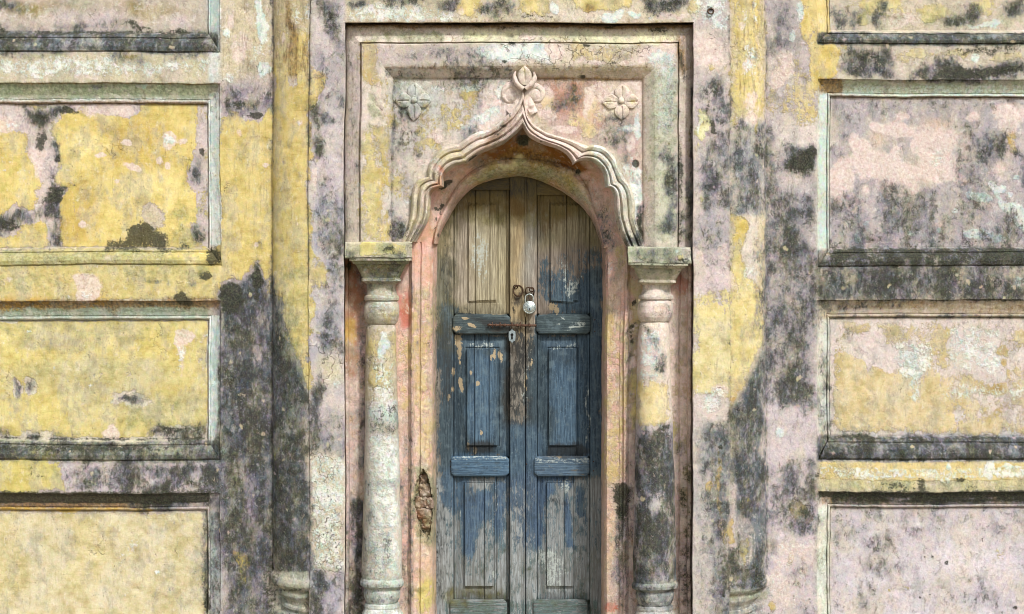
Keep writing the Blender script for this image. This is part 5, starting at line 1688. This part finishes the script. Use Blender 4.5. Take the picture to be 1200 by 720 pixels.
# bolt rod with collars, brackets
bx = [571, 572.5, 573, 574, 574.5, 580, 580.5, 582, 582.5, 590, 590.6, 592.5, 593, 604, 604.6, 607, 607.6, 612, 612.5, 615, 615.5, 620, 620.5, 622, 622.5, 627, 628, 628.6]
br = [3, 5, 7.2, 7.2, 5, 5, 6.6, 6.6, 5, 5, 7, 7, 4.6, 4.6, 6.8, 6.8, 4.6, 4.6, 6.4, 6.4, 4.8, 4.8, 7, 7, 5, 5, 7, 3.4]
tube('bolt', [(x, 381 + .012 * (x - 571), DP - .03) for x in bx], .005, M_RUST, leafL, rs=[v * .00135 for v in br], m=12, label='long rusty sliding bolt across both leaves')
for x in (577, 586, 600, 610):
    tube('bolt_bracket', [(x, 378.2, DP - .006), (x, 378.4, DP - .026), (x, 381, DP - .037), (x, 383.6, DP - .026), (x, 384, DP - .006)], .0034, M_RUST, leafL)
tube('bolt_bracket', [(620, 378.6, DP - .006), (620, 378.8, DP - .028), (620, 381.5, DP - .037), (620, 384, DP - .026), (620, 384.4, DP - .006)], .0034, M_RUST, leafR)
# keyhole plate: pointed ends
def plate_poly(name, pts, d, th, mat, par, label=None):
    n = len(pts); v = [tuple(P3(x, y, d)) for x, y in pts] + [tuple(P3(x, y, d + th)) for x, y in pts]
    c_ = np.mean(pts, axis=0)
    v += [tuple(P3(c_[0] + (x - c_[0]) * .9, c_[1] + (y - c_[1]) * .93, d - .001)) for x, y in pts]
    f = [tuple(range(2 * n, 3 * n))[::-1]] + [(i, (i + 1) % n, n + (i + 1) % n, n + i) for i in range(n)] + [(2 * n + i, 2 * n + (i + 1) % n, (i + 1) % n, i) for i in range(n)]
    me = bpy.data.meshes.new(name); me.from_pydata(v, [], f); me.materials.append(mat); me.update()
    o = bpy.data.objects.new(name, me); C.objects.link(o); o.parent = par
    if label: o['label'] = label
    return o
plate_poly('keyhole_plate', [(600, 385.5), (602.2, 388), (604, 389), (604.2, 395), (603.6, 399.5), (601.5, 400.5), (600, 402.3), (598.6, 400.5), (596.5, 399.5), (596, 395), (596.2, 389), (598, 388)], DP - .013, .006, M_PLATE, leafL, 'pale zinc keyhole plate')
plate_poly('keyhole', [(600 + 1.7 * math.sin(a), 392.4 - 1.7 * math.cos(a)) for a in np.linspace(-2.6, 2.6, 12)] + [(601.1, 398), (598.9, 398)], DP - .0150, .0012, M_BLK, leafL)
for lf, pts in ((leafL, [(528, 541), (528, 547), (528.5, 553)]), (leafR, [(697, 375), (697, 388.5), (695.5, 541), (695.5, 552), (617, 544)])):
    for x, y in pts:
        tube('nail', [(x, y, DP - .002), (x, y, DP + .004)], .0042, M_IRON, lf, m=8)
# ---- a rusty hook in the strip right of the lintel
hook = tube('hook_ring', ringpts(833, 13.5, 3.4, 3.1, STRIP - .006, -.006), .0040, M_IRON, facade, True, label='rusty iron ring high on the right strip')
# ---- padlock
lock = bpy.data.objects.new('padlock', None); C.objects.link(lock)
tag(lock, 'round silver padlock hanging from the iron ring on the blue door', 'padlock')
lx, ly, ld = 620.4, 360.6, DP - .045
tube('shackle', [(615.6, 357, ld + .006), (615.4, 352, ld + .006), (615.6, 349.8, ld + .006)] + [(620.2 - 4.7 * math.cos(a), 349.6 - 4.6 * math.sin(a), ld + .006) for a in np.linspace(.2, math.pi - .2, 12)] + [(624.9, 349.8, ld + .006), (625, 352, ld + .006), (624.9, 357, ld + .006)], .0044, M_STEEL, lock, m=12)
def disc(name, cx, cy, prof, mat, par, n=40):
    vs = []; fs = []; m = len(prof)
    for r, d in prof:
        for k in range(n): a = 2 * math.pi * k / n; vs.append(tuple(P3(cx + r * math.cos(a), cy + r * math.sin(a), d)))
    for i in range(m - 1):
        for k in range(n): fs.append((i * n + k, i * n + (k + 1) % n, (i + 1) * n + (k + 1) % n, (i + 1) * n + k))
    fs.append(tuple(range((m - 1) * n, m * n))); fs.append(tuple(range(n))[::-1])
    me = bpy.data.meshes.new(name); me.from_pydata(vs, [], fs); me.materials.append(mat)
    me.polygons.foreach_set('use_smooth', [True] * len(me.polygons)); me.update()
    try: me.set_sharp_from_angle(angle=math.radians(30))
    except Exception: pass
    o = bpy.data.objects.new(name, me); C.objects.link(o); o.parent = par; return o
disc('lock_body', lx, ly, [(5.5, ld + .026), (7.3, ld + .024), (7.8, ld + .018), (7.8, ld + .002), (7.4, ld - .002), (6.6, ld - .004), (6.2, ld - .0035), (5.8, ld - .005), (0.6, ld - .008)], M_STEEL, lock)
disc('lock_collar', lx, ly + 1.6, [(2.6, ld - .006), (2.6, ld - .0085), (2.2, ld - .0095), (.4, ld - .0095)], M_PLATE, lock, 24)
plate_poly('lock_keyhole', [(lx - .5, ly + .4), (lx + .5, ly + .4), (lx + .45, ly + 3.2), (lx - .45, ly + 3.2)], ld - .0108, .002, M_BLK, lock)
tube('lock_stem', [(lx - 4.8, ly - 5, ld + .01), (lx - 4.8, ly - 2, ld + .01)], .008, M_STEEL, lock); tube('lock_stem', [(lx + 4.5, ly - 5, ld + .01), (lx + 4.5, ly - 2, ld + .01)], .008, M_STEEL, lock)
# ---- the body of the wall behind everything, with its coping
def solid(name, x0, x1, y0, y1, z0, z1, mat, par):
    v = [(x, y, z) for x in (x0, x1) for y in (y0, y1) for z in (z0, z1)]
    f = [(0, 1, 3, 2), (4, 6, 7, 5), (0, 4, 5, 1), (2, 3, 7, 6), (0, 2, 6, 4), (1, 5, 7, 3)]
    me = bpy.data.meshes.new(name); me.from_pydata(v, [], f); me.materials.append(mat)
    me.update()
    n = len(v)
    for i, c_ in enumerate(((.5, .42, .36, 1), (.5, .42, .2, 0), (0, 0, .4, .2), (0, 0, 0, 0))):
        a = me.attributes.new('p%d' % i, 'FLOAT_COLOR', 'POINT'); a.data.foreach_set('color', np.tile(np.array(c_, np.float32), n))
    o = bpy.data.objects.new(name, me); C.objects.link(o); o.parent = par; return o
zt = ZC + (360 + 230) * S
solid('wall_core', -5.1, 5.1, .40, .75, 0.0, zt - .01, M_PL, facade)
solid('coping', -5.2, 5.2, -.20, .80, zt - .012, zt + .14, M_PL, facade)
for x in (-5.09, 5.08): solid('wall_end', x - .03, x + .03, .01, .40, 0.0, zt - .02, M_PL, facade)
